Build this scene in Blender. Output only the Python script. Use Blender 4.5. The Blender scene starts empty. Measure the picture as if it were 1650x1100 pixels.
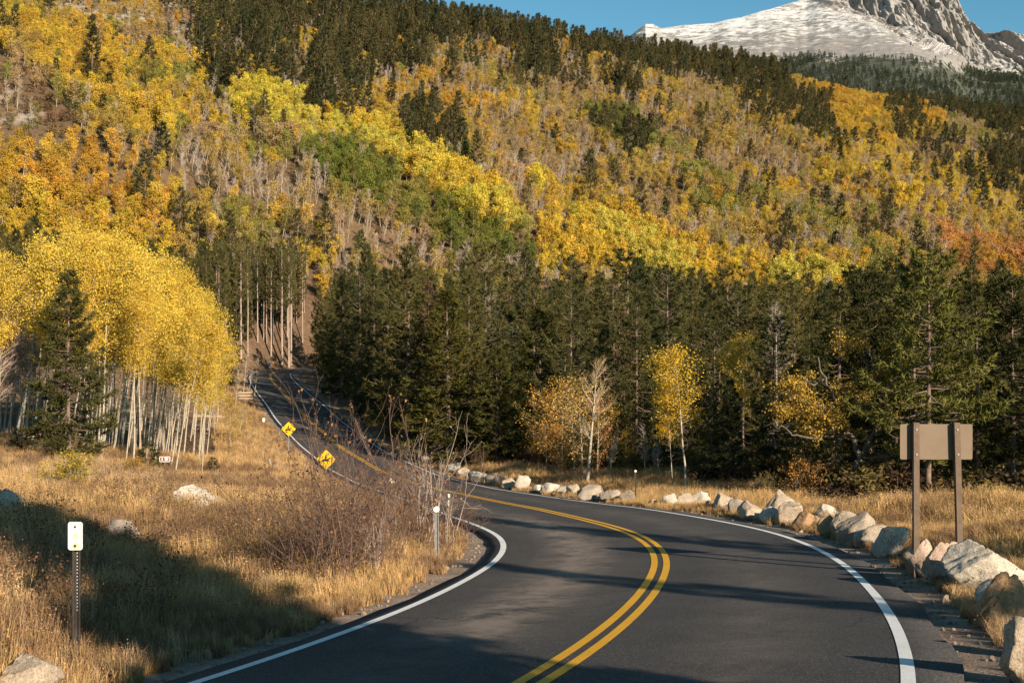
import bpy, bmesh, math, random
import numpy as np
from mathutils import Vector, Matrix

R = math.radians
rng = np.random.default_rng(11)
random.seed(11)
sc = bpy.context.scene
col = sc.collection

# ------------------------------------------------------------------ camera, sky, sun, exposure
F, VH = 1900.0, 550.0                       # focal length and horizon row in photograph pixels (1650 x 1100)
cam = bpy.data.cameras.new('camera')
cam.lens = 36.0 * F / 1650.0
cam.sensor_width = 36.0
cam.clip_start, cam.clip_end = 0.3, 20000.0
cam_o = bpy.data.objects.new('camera', cam)
col.objects.link(cam_o)
cam_o.location = (0, 0, 0)
cam_o.rotation_euler = (R(90), 0, 0)
sc.camera = cam_o

SUN_AZ, SUN_EL = R(145), R(22)              # clockwise from +Y: behind the camera, off to the right
world = bpy.data.worlds.new('World')
sc.world = world
world.use_nodes = True
wn = world.node_tree
sky = wn.nodes.new('ShaderNodeTexSky')
sky.sky_type = 'NISHITA'
sky.sun_disc = False
sky.sun_elevation = SUN_EL
sky.sun_rotation = SUN_AZ
sky.altitude = 3300.0
sky.air_density = 1.0
sky.dust_density = 2.2
sky.ozone_density = 1.0
grade = wn.nodes.new('ShaderNodeMix')
grade.data_type = 'RGBA'
grade.blend_type = 'MULTIPLY'
grade.inputs[0].default_value = 1.0
grade.inputs[7].default_value = (0.67, 1.14, 1.03, 1)
wn.links.new(sky.outputs[0], grade.inputs[6])
wn.links.new(grade.outputs[2], wn.nodes['Background'].inputs[0])
wn.nodes['Background'].inputs[1].default_value = 0.073

sun = bpy.data.lights.new('sun', 'SUN')
sun.energy = 5.0
sun.angle = R(0.53)
sun.color = (1.0, 0.86, 0.68)
sun_o = bpy.data.objects.new('sun', sun)
col.objects.link(sun_o)
sd = Vector((math.sin(SUN_AZ) * math.cos(SUN_EL), math.cos(SUN_AZ) * math.cos(SUN_EL), math.sin(SUN_EL)))
sun_o.rotation_euler = sd.to_track_quat('Z', 'Y').to_euler()

sc.view_settings.view_transform = 'Standard'
sc.view_settings.look = 'None'
sc.view_settings.gamma = 1.0
sc.view_settings.exposure = 0.85
sc.view_settings.use_curve_mapping = False
sc.cycles.max_bounces = 3
sc.cycles.diffuse_bounces = 1
sc.cycles.glossy_bounces = 2
sc.cycles.transmission_bounces = 2
sc.cycles.use_denoising = True

# ------------------------------------------------------------------ small helpers
def smooth(a, b, x):
    t = np.clip((x - a) / (b - a), 0, 1)
    return t * t * (3 - 2 * t)

def _hash(ix, iy, seed):
    h = (ix.astype(np.int64) * 374761393 + iy.astype(np.int64) * 668265263 + seed * 1442695041) & 0xffffffff
    h = ((h ^ (h >> 13)) * 1274126177) & 0xffffffff
    return ((h ^ (h >> 16)) & 0xffff) / 65535.0

def vnoise(x, y, seed=0):
    x = np.asarray(x, float); y = np.asarray(y, float)
    ix, iy = np.floor(x), np.floor(y)
    fx, fy = x - ix, y - iy
    fx, fy = fx * fx * (3 - 2 * fx), fy * fy * (3 - 2 * fy)
    a, b = _hash(ix, iy, seed), _hash(ix + 1, iy, seed)
    c, d = _hash(ix, iy + 1, seed), _hash(ix + 1, iy + 1, seed)
    return (a + (b - a) * fx) * (1 - fy) + (c + (d - c) * fx) * fy

def fbm(x, y, seed=0, o=4):
    s, a, t = 0, 0.5, 0
    for i in range(o):
        s = s + a * vnoise(x * 2 ** i + 17 * i, y * 2 ** i - 9 * i, seed + i); t += a; a *= 0.5
    return s / t

def norm(v):
    return v / (np.linalg.norm(v, axis=-1, keepdims=True) + 1e-9)

class MB:
    """collects vertices and faces; mesh() turns them into one mesh with a per-face grey 'lv'"""
    def __init__(s): s.V, s.F, s.L, s.M, s.n = [], [], [], [], 0
    def add(s, V, Fc, lv=None, mat=0):
        V = np.asarray(V, float).reshape(-1, 3); Fc = np.asarray(Fc, int)
        if len(Fc) == 0: return
        s.V.append(V); s.F.append(Fc + s.n); s.n += len(V)
        s.L.append(np.ones(len(Fc)) if lv is None else np.broadcast_to(lv, (len(Fc),)).astype(float))
        s.M.append(np.full(len(Fc), mat))
    def merge(s, o, mat=0):
        for V, Fc, L in zip(o.V, o.F, o.L): pass
        off = s.n
        for V in o.V: s.V.append(V)
        for Fc, L in zip(o.F, o.L):
            s.F.append(Fc + off); s.L.append(L); s.M.append(np.full(len(Fc), mat))
        s.n += o.n
    def mesh(s, name, mats, shade=False):
        me = bpy.data.meshes.new(name)
        V = np.concatenate(s.V) if s.V else np.zeros((0, 3))
        me.vertices.add(len(V)); me.vertices.foreach_set('co', V.ravel())
        idx = np.concatenate([f.ravel() for f in s.F]); tot = np.concatenate([np.full(len(f), f.shape[1]) for f in s.F])
        st = np.concatenate([[0], np.cumsum(tot)[:-1]])
        me.loops.add(len(idx)); me.loops.foreach_set('vertex_index', idx)
        me.polygons.add(len(tot)); me.polygons.foreach_set('loop_start', st)
        me.polygons.foreach_set('material_index', np.concatenate(s.M))
        me.update(calc_edges=True); me.validate()
        L = np.concatenate(s.L)
        if len(me.polygons) == len(L):
            a = me.attributes.new('lv', 'FLOAT', 'FACE'); a.data.foreach_set('value', L)
        me.polygons.foreach_set('use_smooth', [shade] * len(me.polygons))
        for m in (mats if isinstance(mats, (list, tuple)) else [mats]): me.materials.append(m)
        return me

def tube(P, Rd, k=5, cap=True):
    P = np.asarray(P, float); Rd = np.broadcast_to(np.asarray(Rd, float), (len(P),))
    T = norm(np.gradient(P, axis=0))
    g = P[-1] - P[0]
    ref = np.array([1.0, 0.02, 0]) if abs(g[2]) > 0.8 * np.linalg.norm(g) else np.array([0, 0.02, 1.0])
    A = norm(np.cross(T, ref)); B = np.cross(T, A)
    an = np.arange(k) * 2 * math.pi / k
    V = P[:, None] + Rd[:, None, None] * (np.cos(an)[None, :, None] * A[:, None] + np.sin(an)[None, :, None] * B[:, None])
    n = len(P); i = np.arange(n - 1)[:, None] * k; j = np.arange(k)[None]; j2 = (j + 1) % k
    Q = np.stack([i + j, i + j2, i + k + j2, i + k + j], -1).reshape(-1, 4)
    return V.reshape(-1, 3), Q

def blades(B, D, ln, wd, rg):
    """thin triangles rooted at B, pointing along D"""
    n = len(B); D = norm(D)
    S = norm(np.cross(D, rg.normal(size=(n, 3)))) * (np.broadcast_to(wd, (n,))[:, None] / 2)
    V = np.stack([B - S, B + S, B + D * np.broadcast_to(ln, (n,))[:, None]], 1).reshape(-1, 3)
    return V, np.arange(3 * n).reshape(n, 3)

def leaves(Cn, size, rg, flat=0.0):
    """diamond quads, randomly turned"""
    n = len(Cn); a = rg.normal(size=(n, 3)); a[:, 2] *= (1 - flat); a = norm(a)
    b = norm(np.cross(a, rg.normal(size=(n, 3))))
    s = (size * rg.uniform(0.65, 1.35, n))[:, None]
    V = np.stack([Cn - a * s * .55, Cn - b * s * .42, Cn + a * s * .55, Cn + b * s * .42], 1).reshape(-1, 3)
    return V, np.arange(4 * n).reshape(n, 4)

def box(c, s, rot=None):
    V = np.array([[x, y, z] for z in (-.5, .5) for y in (-.5, .5) for x in (-.5, .5)]) * np.array(s)
    if rot is not None: V = V @ np.array(Matrix.Rotation(rot[1], 3, rot[0]).transposed())
    return V + np.array(c), np.array([[0, 2, 3, 1], [4, 5, 7, 6], [0, 1, 5, 4], [2, 6, 7, 3], [0, 4, 6, 2], [1, 3, 7, 5]])

def link(name, me, parent=None, loc=None):
    o = bpy.data.objects.new(name, me); col.objects.link(o)
    if parent is not None: o.parent = parent
    if loc is not None: o.location = loc
    return o

def tag(o, label, cat=None, group=None, kind=None):
    o['label'] = label
    if cat: o['category'] = cat
    if group: o['group'] = group
    if kind: o['kind'] = kind
    return o

def empty(name, loc, rz=0.0):
    o = bpy.data.objects.new(name, None); o.empty_display_size = 0.3; col.objects.link(o)
    o.location = loc; o.rotation_euler = (0, 0, rz)
    return o

# ------------------------------------------------------------------ materials
def mat(name):
    m = bpy.data.materials.new(name); m.use_nodes = True
    nt = m.node_tree; b = nt.nodes['Principled BSDF']
    b.inputs['Specular IOR Level'].default_value = 0.25
    return m, nt, b

def N(nt, t, **k):
    n = nt.nodes.new(t)
    for a, v in k.items(): setattr(n, a, v)
    return n

def noise_tex(nt, scale, detail=4, rough=.6, coord='Object', dist=0.0):
    tc = N(nt, 'ShaderNodeTexCoord'); nz = N(nt, 'ShaderNodeTexNoise')
    nz.inputs['Scale'].default_value = scale; nz.inputs['Detail'].default_value = detail
    nz.inputs['Roughness'].default_value = rough; nz.inputs['Distortion'].default_value = dist
    nt.links.new(tc.outputs[coord], nz.inputs['Vector'])
    return nz

def ramp(nt, src, stops):
    r = N(nt, 'ShaderNodeValToRGB')
    while len(r.color_ramp.elements) < len(stops): r.color_ramp.elements.new(0.5)
    for e, (p, c) in zip(r.color_ramp.elements, stops):
        e.position = p; e.color = (*c, 1) if len(c) == 3 else c
    nt.links.new(src, r.inputs[0])
    return r.outputs[0]

def mixc(nt, a, b, fac, mode='MIX'):
    m = N(nt, 'ShaderNodeMix', data_type='RGBA', blend_type=mode)
    for s, v in ((m.inputs[0], fac), (m.inputs[6], a), (m.inputs[7], b)):
        if hasattr(v, 'is_linked'): nt.links.new(v, s)
        elif isinstance(v, (int, float)): s.default_value = v
        else: s.default_value = (*v, 1)
    return m.outputs[2]

def bump(nt, b, h, strength=.4, dist=.02):
    n = N(nt, 'ShaderNodeBump'); n.inputs['Strength'].default_value = strength; n.inputs['Distance'].default_value = dist
    nt.links.new(h, n.inputs['Height']); nt.links.new(n.outputs[0], b.inputs['Normal'])

def foliage(name, trans=.3, var=.45, rough=.75):
    """colour from the plant's own 'tint', varied leaf by leaf"""
    m = bpy.data.materials.new(name); m.use_nodes = True; nt = m.node_tree; nt.nodes.clear()
    out = N(nt, 'ShaderNodeOutputMaterial')
    t = N(nt, 'ShaderNodeAttribute', attribute_type='INSTANCER', attribute_name='tint')
    l = N(nt, 'ShaderNodeAttribute', attribute_type='GEOMETRY', attribute_name='lv')
    mr = N(nt, 'ShaderNodeMapRange'); mr.inputs[3].default_value = 1 - var; mr.inputs[4].default_value = 1 + var
    nt.links.new(l.outputs['Fac'], mr.inputs[0])
    c = mixc(nt, t.outputs['Color'], mr.outputs[0], 1.0, 'MULTIPLY')
    d = N(nt, 'ShaderNodeBsdfDiffuse'); tr = N(nt, 'ShaderNodeBsdfTranslucent'); mx = N(nt, 'ShaderNodeMixShader')
    mx.inputs[0].default_value = trans
    nt.links.new(c, d.inputs[0]); nt.links.new(c, tr.inputs[0])
    nt.links.new(d.outputs[0], mx.inputs[1]); nt.links.new(tr.outputs[0], mx.inputs[2]); nt.links.new(mx.outputs[0], out.inputs[0])
    return m

def plain(name, c, rough=.6, metal=0.0, var=.15, scale=12, bmp=0.0):
    m, nt, b = mat(name)
    nz = noise_tex(nt, scale, 5)
    cc = ramp(nt, nz.outputs['Fac'], [(.3, tuple(x * (1 - var) for x in c)), (.7, tuple(min(1, x * (1 + var)) for x in c))])
    nt.links.new(cc, b.inputs['Base Color']); b.inputs['Roughness'].default_value = rough; b.inputs['Metallic'].default_value = metal
    if bmp: bump(nt, b, nz.outputs['Fac'], bmp, .02)
    return m

M_LEAF = foliage('aspen_leaf', .35, .4)
M_NEEDLE = foliage('conifer_needle', .12, .55)
M_GRASS = foliage('dry_grass', .3, .35)
M_TWIG = foliage('bare_twig', .0, .3)

def bark_aspen():
    m, nt, b = mat('aspen_bark')
    nz = noise_tex(nt, 3.0, 5, .7); tc = N(nt, 'ShaderNodeTexCoord'); mp = N(nt, 'ShaderNodeMapping')
    mp.inputs['Scale'].default_value = (4, 4, 1.6); nt.links.new(tc.outputs['Object'], mp.inputs[0])
    nz2 = N(nt, 'ShaderNodeTexNoise'); nz2.inputs['Scale'].default_value = 2.4; nz2.inputs['Detail'].default_value = 3
    nt.links.new(mp.outputs[0], nz2.inputs['Vector'])
    base = ramp(nt, nz.outputs['Fac'], [(.3, (.30, .24, .17)), (.7, (.50, .42, .32))])
    sc_ = ramp(nt, nz2.outputs['Fac'], [(.60, (0, 0, 0)), (.68, (1, 1, 1))])
    nt.links.new(mixc(nt, base, (.09, .07, .06), sc_), b.inputs['Base Color']); b.inputs['Roughness'].default_value = .8
    return m
M_ASPEN = bark_aspen()
M_BARK = plain('conifer_bark', (.17, .115, .085), .9, 0, .45, 5, .3)
M_PALEBARK = plain('pine_pole_bark', (.34, .25, .19), .9, 0, .4, 4, .3)
M_GREYWOOD = plain('weathered_wood', (.30, .25, .21), .9, 0, .35, 6, .3)

# ------------------------------------------------------------------ road alignment (metres, camera at the origin)
KY = np.array([-40, -20, 0, 8, 13, 18, 24, 30, 38, 48, 60, 75, 95, 120, 150, 190, 215, 245, 300.])
KP = np.array([2.4, .2, -1.98, -2.84, -3.38, -3.91, -4.44, -4.85, -5.38, -6.38, -7.51, -8.75, -9.75, -9.27, -8.07, -6.14, -5.65, -5.25, -4.8])
QY = np.array([-20, 8, 24, 48, 95, 190, 300.]); QQ = np.array([.0, .039, .025, -.013, -.092, -.008, 0])
_yy = np.arange(-45, 300, .5)
_pp = np.interp(_yy, KY, KP)
_k = np.exp(-.5 * (np.arange(-8, 9) / 3.0) ** 2); _k /= _k.sum()
_pp = np.convolve(np.pad(_pp, 8, mode='edge'), _k, 'valid')
def zroad(X, Y):
    return np.interp(Y, _yy, _pp) + np.interp(Y, QY, QQ) * X

_C = np.array([(-12, -22), (-8.6, -12), (-5.4, -3), (-2.3, 4.4), (.25, 10.91), (.90, 13.08), (1.6, 15.75), (2.34, 19.28), (2.83, 22.11), (3.08, 24.3), (3.19, 26.6),
      (3.05, 29.14), (2.70, 31.2), (2.25, 32.9), (1.71, 34.86), (.95, 37.4), (.30, 40), (-.59, 44.57), (-1.93, 50.86), (-4.85, 61.81), (-6.74, 69.23), (-11.02, 85.13),
      (-15.69, 101.38), (-19.12, 113.52), (-24.83, 135.16), (-30.07, 154.4), (-34.73, 172.29), (-38.56, 188.36), (-41.6, 203), (-42.6, 215),
      (-40.2, 226), (-34, 234), (-24, 239), (-16, 241)])
def resample(P, step):
    d = np.concatenate([[0], np.cumsum(np.linalg.norm(np.diff(P, axis=0), axis=1))])
    s = np.arange(0, d[-1], step)
    return np.stack([np.interp(s, d, P[:, i]) for i in range(P.shape[1])], 1)
CL = resample(_C, .5)
_g = np.exp(-.5 * (np.arange(-9, 10) / 3.6) ** 2); _g /= _g.sum()
CL = np.stack([np.convolve(np.pad(CL[:, i], 9, mode='reflect', reflect_type='odd'), _g, 'valid') for i in range(2)], 1)
CT = norm(np.gradient(CL, axis=0)); CN = np.stack([CT[:, 1], -CT[:, 0]], 1)          # CN points to the right of travel

def road_dist(X, Y):
    """distance to the centre line and signed side (+ right)"""
    X = np.asarray(X, float).ravel(); Y = np.asarray(Y, float).ravel()
    d = np.full(len(X), 60.0); s = np.full(len(X), 1.0)
    near = np.where((Y < 300) & (Y > -40) & (np.abs(X) < 110))[0]
    for i in range(0, len(near), 20000):
        k = near[i:i + 20000]
        dx = X[k, None] - CL[None, :, 0]; dy = Y[k, None] - CL[None, :, 1]
        q = dx * dx + dy * dy; j = q.argmin(1); r = np.arange(len(k))
        d[k] = np.sqrt(q[r, j]); s[k] = np.sign(dx[r, j] * CN[j, 0] + dy[r, j] * CN[j, 1])
    return d, s

# ------------------------------------------------------------------ terrain heights
_px = [(120,1040,12.6),(0,1085,11),(-300,1085,11),(0,930,17.5),(-200,900,20),(0,835,27),(150,850,25.5),(250,880,24),(330,905,22),(450,950,19.5),
  (300,815,40),(150,780,44),(400,790,47),(100,742,52),(0,725,56),(-200,700,60),(250,755,56),(370,770,57),(463,737,80),(415,725,82),(300,690,90),
  (150,690,85),(0,660,95),(385,655,130),(300,620,130),(150,590,130),(395,615,178),(440,563,232),(370,553,215),(300,560,180),(150,540,180),
  (1475,884,19.5),(1548,889,19.5),(1650,905,20),(1800,950,17),(1650,1000,13.5),(1600,935,17),(1900,1000,14),(1620,850,30),(1498,832,44),(1650,815,46),
  (1340,808,47),(1250,795,52),(1100,785,58),(950,780,60),(870,765,70),(760,750,84),(700,735,95),(1250,765,80),(1000,760,85),(1500,760,80),
  (850,720,115),(1100,700,130),(1400,700,130),(640,690,130),(560,640,175),(800,650,190),(1200,640,200),(1600,640,200),(600,610,235),(1850,780,60),(1900,720,110)]
_cp = [((u - 825) / F * y, y, (VH - v) / F * y) for u, v, y in _px]
_cp += [(-15, -10, 0.2), (15, -10, -.8), (0, -20, .5), (8, 0, -2.2), (20, 5, -2.6), (-10, 3, -2.4), (-25, 5, -2.4), (30, -20, -1), (-30, -20, .8)]
_cw = [1.0] * len(_cp)
for i in range(0, len(CL), 10):
    for sgn in (-1, 1):
        p = CL[i] + CN[i] * 4.0 * sgn
        _cp.append((p[0], p[1], float(zroad(p[0], p[1])))); _cw.append(.35)
_cp = np.array(_cp); _cw = np.array(_cw)
def _ab(X, Y):
    Yc = np.maximum(Y, -25)
    return X / (Yc + 34) * 1.5, np.log(Yc + 34)
_ca, _cb = _ab(_cp[:, 0], _cp[:, 1])
def hill(X, Y):
    yr = np.interp(X, [-900, -600, -300, -78, 83, 234, 433, 800, 1500], [330, 470, 640, 800, 904, 937, 1000, 1090, 1200])
    yr = yr + 26 * (fbm(X / 90, X * 0, 5) - .5)
    k = 22.0; e = (Y - yr) / k
    sp = lambda q: np.where(q > 30, q, np.log1p(np.exp(np.clip(q, -40, 30))))
    ye = yr - k * sp(-e)
    z = .353 * ye - .2 * X - 76.8 - .30 * k * sp(e)
    along = X * .86 + Y * .5; down = -X * .5 + Y * .86              # spurs run with the fall line
    amp = smooth(180, 320, Y)
    z = z + amp * (13 * (fbm(along / 95, down / 300, 21, 3) - .5) + 7 * (fbm(along / 30, down / 70, 31, 3) - .5) + 1.6 * (fbm(X / 7, Y / 7, 41, 2) - .5))
    return z
def terrain(X, Y):
    X = np.asarray(X, float); shp = X.shape; X = X.ravel(); Y = np.asarray(Y, float).ravel()
    a, b = _ab(X, Y); nat = np.zeros(len(X))
    for i in range(0, len(X), 20000):
        s = slice(i, i + 20000)
        q = ((a[s, None] - _ca[None]) ** 2 + (b[s, None] - _cb[None]) ** 2) / .055 ** 2
        w = _cw[None] / (q + .25) ** 2.2
        nat[s] = (w * _cp[None, :, 2]).sum(1) / w.sum(1)
    sp = lambda q: np.where(q > 30, q, np.log1p(np.exp(np.clip(q, -40, 30))))
    h = hill(X, Y); nat = nat + 4.0 * sp((h - nat) / 4.0) * smooth(190, 300, Y)
    d, s = road_dist(X, Y)
    rough = .30 * (fbm(X / 5, Y / 5, 3, 3) - .5) + .16 * (fbm(X / .9, Y / .9, 8, 2) - .5)
    nat = nat + rough * smooth(4.2, 7, d)
    wid = np.interp(Y, [0, 30, 80, 180], [2.6, 3.2, 5.5, 13])
    w = 1 - smooth(3.75, 3.75 + wid, d)
    z = nat * (1 - w) + (zroad(X, Y) - .07) * w
    return z.reshape(shp)

def axis(a, b, h0, lim, growth, hmax):
    out = [0.0]; h = h0
    while out[-1] < b:
        if out[-1] > lim: h = min(h * growth, hmax)
        out.append(out[-1] + h)
    return np.array(out)
gx_p = axis(0, 1900, .42, 26, 1.035, 60); gx = np.concatenate([-gx_p[:0:-1], gx_p])
gy_p = axis(0, 2600, .42, 55, 1.016, 9); gy_p = gy_p[gy_p < 1130]; gy_p = np.concatenate([gy_p, np.linspace(1150, 2700, 24)])
gy = np.concatenate([-axis(0, 120, .8, 15, 1.2, 40)[:0:-1], gy_p])
GX, GY = np.meshgrid(gx, gy)
GZ = terrain(GX, GY)
def ground(x, y):
    """height of the built ground sheet"""
    x = np.asarray(x, float); y = np.asarray(y, float)
    i = np.clip(np.searchsorted(gx, x) - 1, 0, len(gx) - 2); j = np.clip(np.searchsorted(gy, y) - 1, 0, len(gy) - 2)
    tx = (x - gx[i]) / (gx[i + 1] - gx[i]); ty = (y - gy[j]) / (gy[j + 1] - gy[j])
    return (GZ[j, i] * (1 - tx) + GZ[j, i + 1] * tx) * (1 - ty) + (GZ[j + 1, i] * (1 - tx) + GZ[j + 1, i + 1] * tx) * ty
_ry = np.exp(np.linspace(math.log(5), math.log(1100), 4000))
def hit(u, v, ymin=5.0):
    """the ground point that stands at photograph pixel (u, v)"""
    y = _ry[_ry > ymin]; x = (u - 825) / F * y; z = (VH - v) / F * y
    g = ground(x, y) - z; k = int(np.argmax(g > 0)) if (g > 0).any() else len(y) - 1
    return np.array([x[k], y[k], float(ground(x[k], y[k]))])
def at_depth(u, y):
    x = (u - 825) / F * y
    return np.array([x, y, float(ground(x, y))])
def pix(X, Y, Z):
    return 825 + X / Y * F, VH - Z / Y * F

# colour of the soil itself
def inpoly(u, v, poly):
    u = np.asarray(u); v = np.asarray(v); r = np.zeros(u.shape, bool); p = poly; j = len(p) - 1
    for i in range(len(p)):
        (xi, yi), (xj, yj) = p[i], p[j]
        r ^= ((yi > v) != (yj > v)) & (u < (xj - xi) * (v - yi) / (yj - yi + 1e-9) + xi); j = i
    return r
gd, gs = road_dist(GX, GY); gd = gd.reshape(GX.shape)
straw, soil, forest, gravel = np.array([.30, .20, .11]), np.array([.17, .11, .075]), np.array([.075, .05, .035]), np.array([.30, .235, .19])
n1 = fbm(GX / 6, GY / 6, 61, 4)[..., None]
gc = straw * n1 + soil * (1 - n1)
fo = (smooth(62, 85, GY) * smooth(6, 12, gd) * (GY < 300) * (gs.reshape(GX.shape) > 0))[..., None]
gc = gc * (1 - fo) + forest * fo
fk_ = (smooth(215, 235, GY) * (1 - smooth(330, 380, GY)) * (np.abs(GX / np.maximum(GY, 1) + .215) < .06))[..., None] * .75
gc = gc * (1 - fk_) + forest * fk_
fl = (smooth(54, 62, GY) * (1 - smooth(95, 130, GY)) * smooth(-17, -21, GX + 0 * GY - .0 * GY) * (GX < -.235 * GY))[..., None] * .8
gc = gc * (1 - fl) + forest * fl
hl = smooth(200, 300, GY)[..., None]
n2 = fbm(GX / 28, GY / 28, 71, 4)[..., None]
hc = np.array([.17, .105, .068]) * n2 + np.array([.115, .085, .045]) * (1 - n2)
gc = gc * (1 - hl) + hc * hl
with np.errstate(divide='ignore', invalid='ignore'):
    PU, PV = pix(GX, np.maximum(GY, 1), GZ)
TALUS = [[(60, -60), (225, -60), (330, 30), (330, 92), (250, 70), (150, 40), (70, 10)], [(-60, 120), (20, 148), (75, 190), (60, 205), (-60, 190)]]
for p in TALUS:
    k = (inpoly(PU, PV, p) & (GY > 200))[..., None] * smooth(.3, .6, fbm(GX / 9, GY / 9, 81, 3))[..., None]
    gc = gc * (1 - k) + np.array([.34, .285, .235]) * k
gv = ((1 - smooth(3.9, 4.9, gd + .8 * (fbm(GX / .8, GY / .8, 91, 3) - .5))))[..., None]
gc = gc * (1 - gv) + gravel * gv

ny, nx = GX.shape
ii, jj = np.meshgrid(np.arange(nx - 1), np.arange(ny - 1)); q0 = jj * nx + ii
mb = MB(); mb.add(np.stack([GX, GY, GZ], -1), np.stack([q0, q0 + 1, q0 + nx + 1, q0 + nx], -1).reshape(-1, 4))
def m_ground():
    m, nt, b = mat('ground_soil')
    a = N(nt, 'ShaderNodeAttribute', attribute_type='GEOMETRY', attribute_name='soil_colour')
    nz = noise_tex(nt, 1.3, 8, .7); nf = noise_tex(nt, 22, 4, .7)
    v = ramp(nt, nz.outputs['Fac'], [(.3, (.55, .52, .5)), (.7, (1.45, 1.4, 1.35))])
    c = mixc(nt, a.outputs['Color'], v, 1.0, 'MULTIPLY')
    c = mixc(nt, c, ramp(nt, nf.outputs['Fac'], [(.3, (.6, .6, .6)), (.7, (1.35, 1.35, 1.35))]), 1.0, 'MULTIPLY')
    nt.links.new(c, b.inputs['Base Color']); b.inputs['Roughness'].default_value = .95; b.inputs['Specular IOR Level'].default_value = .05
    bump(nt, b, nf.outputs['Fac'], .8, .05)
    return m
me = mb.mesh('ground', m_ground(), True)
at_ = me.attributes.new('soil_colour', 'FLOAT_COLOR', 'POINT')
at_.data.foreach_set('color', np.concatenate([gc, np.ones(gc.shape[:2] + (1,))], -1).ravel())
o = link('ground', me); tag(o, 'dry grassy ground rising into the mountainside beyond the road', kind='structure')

# ------------------------------------------------------------------ road with its painted lines
def m_asphalt():
    m, nt, b = mat('asphalt')
    nf = noise_tex(nt, 55, 3, .8); nz = noise_tex(nt, .35, 5, .6); vo = N(nt, 'ShaderNodeTexVoronoi'); vo.inputs['Scale'].default_value = 85
    tc = N(nt, 'ShaderNodeTexCoord'); nt.links.new(tc.outputs['Object'], vo.inputs['Vector'])
    base = ramp(nt, nz.outputs['Fac'], [(.3, (.056, .052, .051)), (.7, (.078, .072, .068))])
    ag = ramp(nt, vo.outputs['Color'], [(.0, (.45, .45, .45)), (.7, (1.05, 1.05, 1.05)), (1.0, (2.9, 2.75, 2.6))])
    c = mixc(nt, base, ag, 1.0, 'MULTIPLY')
    w = N(nt, 'ShaderNodeAttribute', attribute_type='GEOMETRY', attribute_name='wear')
    st = noise_tex(nt, 1.4, 6, .75, dist=.5)
    mm = N(nt, 'ShaderNodeMath', operation='MULTIPLY'); nt.links.new(w.outputs['Fac'], mm.inputs[0])
    nt.links.new(ramp(nt, st.outputs['Fac'], [(.35, (0, 0, 0)), (.7, (1, 1, 1))]), mm.inputs[1])
    c = mixc(nt, c, (.23, .18, .145), mm.outputs[0])
    wp = N(nt, 'ShaderNodeVectorMath', operation='ADD'); wd = noise_tex(nt, .9, 3, .6); nt.links.new(wd.outputs['Color'], wp.inputs[0]); nt.links.new(tc.outputs['Object'], wp.inputs[1])
    cr = N(nt, 'ShaderNodeTexVoronoi', feature='DISTANCE_TO_EDGE'); cr.inputs['Scale'].default_value = .33; nt.links.new(wp.outputs[0], cr.inputs['Vector'])
    cm = noise_tex(nt, .22, 2, .5); cl = N(nt, 'ShaderNodeMath', operation='MULTIPLY')
    nt.links.new(ramp(nt, cr.outputs['Distance'], [(.0, (1, 1, 1)), (.0045, (.6, .6, .6)), (.009, (0, 0, 0))]), cl.inputs[0]); nt.links.new(ramp(nt, cm.outputs['Fac'], [(.50, (0, 0, 0)), (.60, (.8, .8, .8))]), cl.inputs[1])
    c = mixc(nt, c, (.018, .017, .017), cl.outputs[0])
    nt.links.new(c, b.inputs['Base Color']); b.inputs['Roughness'].default_value = .85; b.inputs['Specular IOR Level'].default_value = .2
    bump(nt, b, vo.outputs['Distance'], .5, .012)
    return m
def m_paint(name, c):
    m, nt, b = mat(name)
    nz = noise_tex(nt, 26, 5, .8); n2 = noise_tex(nt, 1.1, 3, .6)
    cc = ramp(nt, n2.outputs['Fac'], [(.3, tuple(x * .86 for x in c)), (.7, c)])
    wr = ramp(nt, nz.outputs['Fac'], [(.55, (0, 0, 0)), (.74, (.85, .85, .85))])
    nt.links.new(mixc(nt, cc, (.07, .065, .06), wr), b.inputs['Base Color']); b.inputs['Roughness'].default_value = .6
    bump(nt, b, nz.outputs['Fac'], .2, .004)
    return m
offs = np.array([-3.62, -3.3, -2.6, -1.65, -.8, 0, .8, 1.65, 2.6, 3.3, 3.75])
jit = .16 * (fbm(np.arange(len(CL)) * .45, np.zeros(len(CL)), 5, 3) - .5)
O = np.repeat(offs[None], len(CL), 0); O[:, 0] += jit; O[:, -1] += jit[::-1]
RX = CL[:, 0:1] + CN[:, 0:1] * O; RY = CL[:, 1:2] + CN[:, 1:2] * O; RZ = zroad(RX, RY)
RX = np.concatenate([RX[:, :1], RX, RX[:, -1:]], 1); RY = np.concatenate([RY[:, :1], RY, RY[:, -1:]], 1)
RZ = np.concatenate([RZ[:, :1] - .2, RZ, RZ[:, -1:] - .2], 1)
n, k = RX.shape; ii, jj = np.meshgrid(np.arange(k - 1), np.arange(n - 1)); q0 = jj * k + ii
mb = MB(); mb.add(np.stack([RX, RY, RZ], -1), np.stack([q0, q0 + 1, q0 + k + 1, q0 + k], -1).reshape(-1, 4))
me = mb.mesh('road', m_asphalt(), True)
wear = np.zeros((n, k)); OO = np.concatenate([O[:, :1], O, O[:, -1:]], 1)
yc = CL[:, 1:2]
wear += np.exp(-((OO + 1.65) / .6) ** 2) * smooth(12, 15, yc) * (1 - smooth(32, 38, yc)) * 1.5
wear += .42 * np.exp(-((np.abs(OO) - 1.65) / .5) ** 2)
a_ = me.attributes.new('wear', 'FLOAT', 'POINT'); a_.data.foreach_set('value', wear.ravel())
road = link('road', me); tag(road, 'two lane asphalt road winding down and away', kind='structure')
M_WHITE, M_YELLOW = m_paint('white_road_paint', (.86, .84, .80)), m_paint('yellow_road_paint', (.80, .40, .02))
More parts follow.
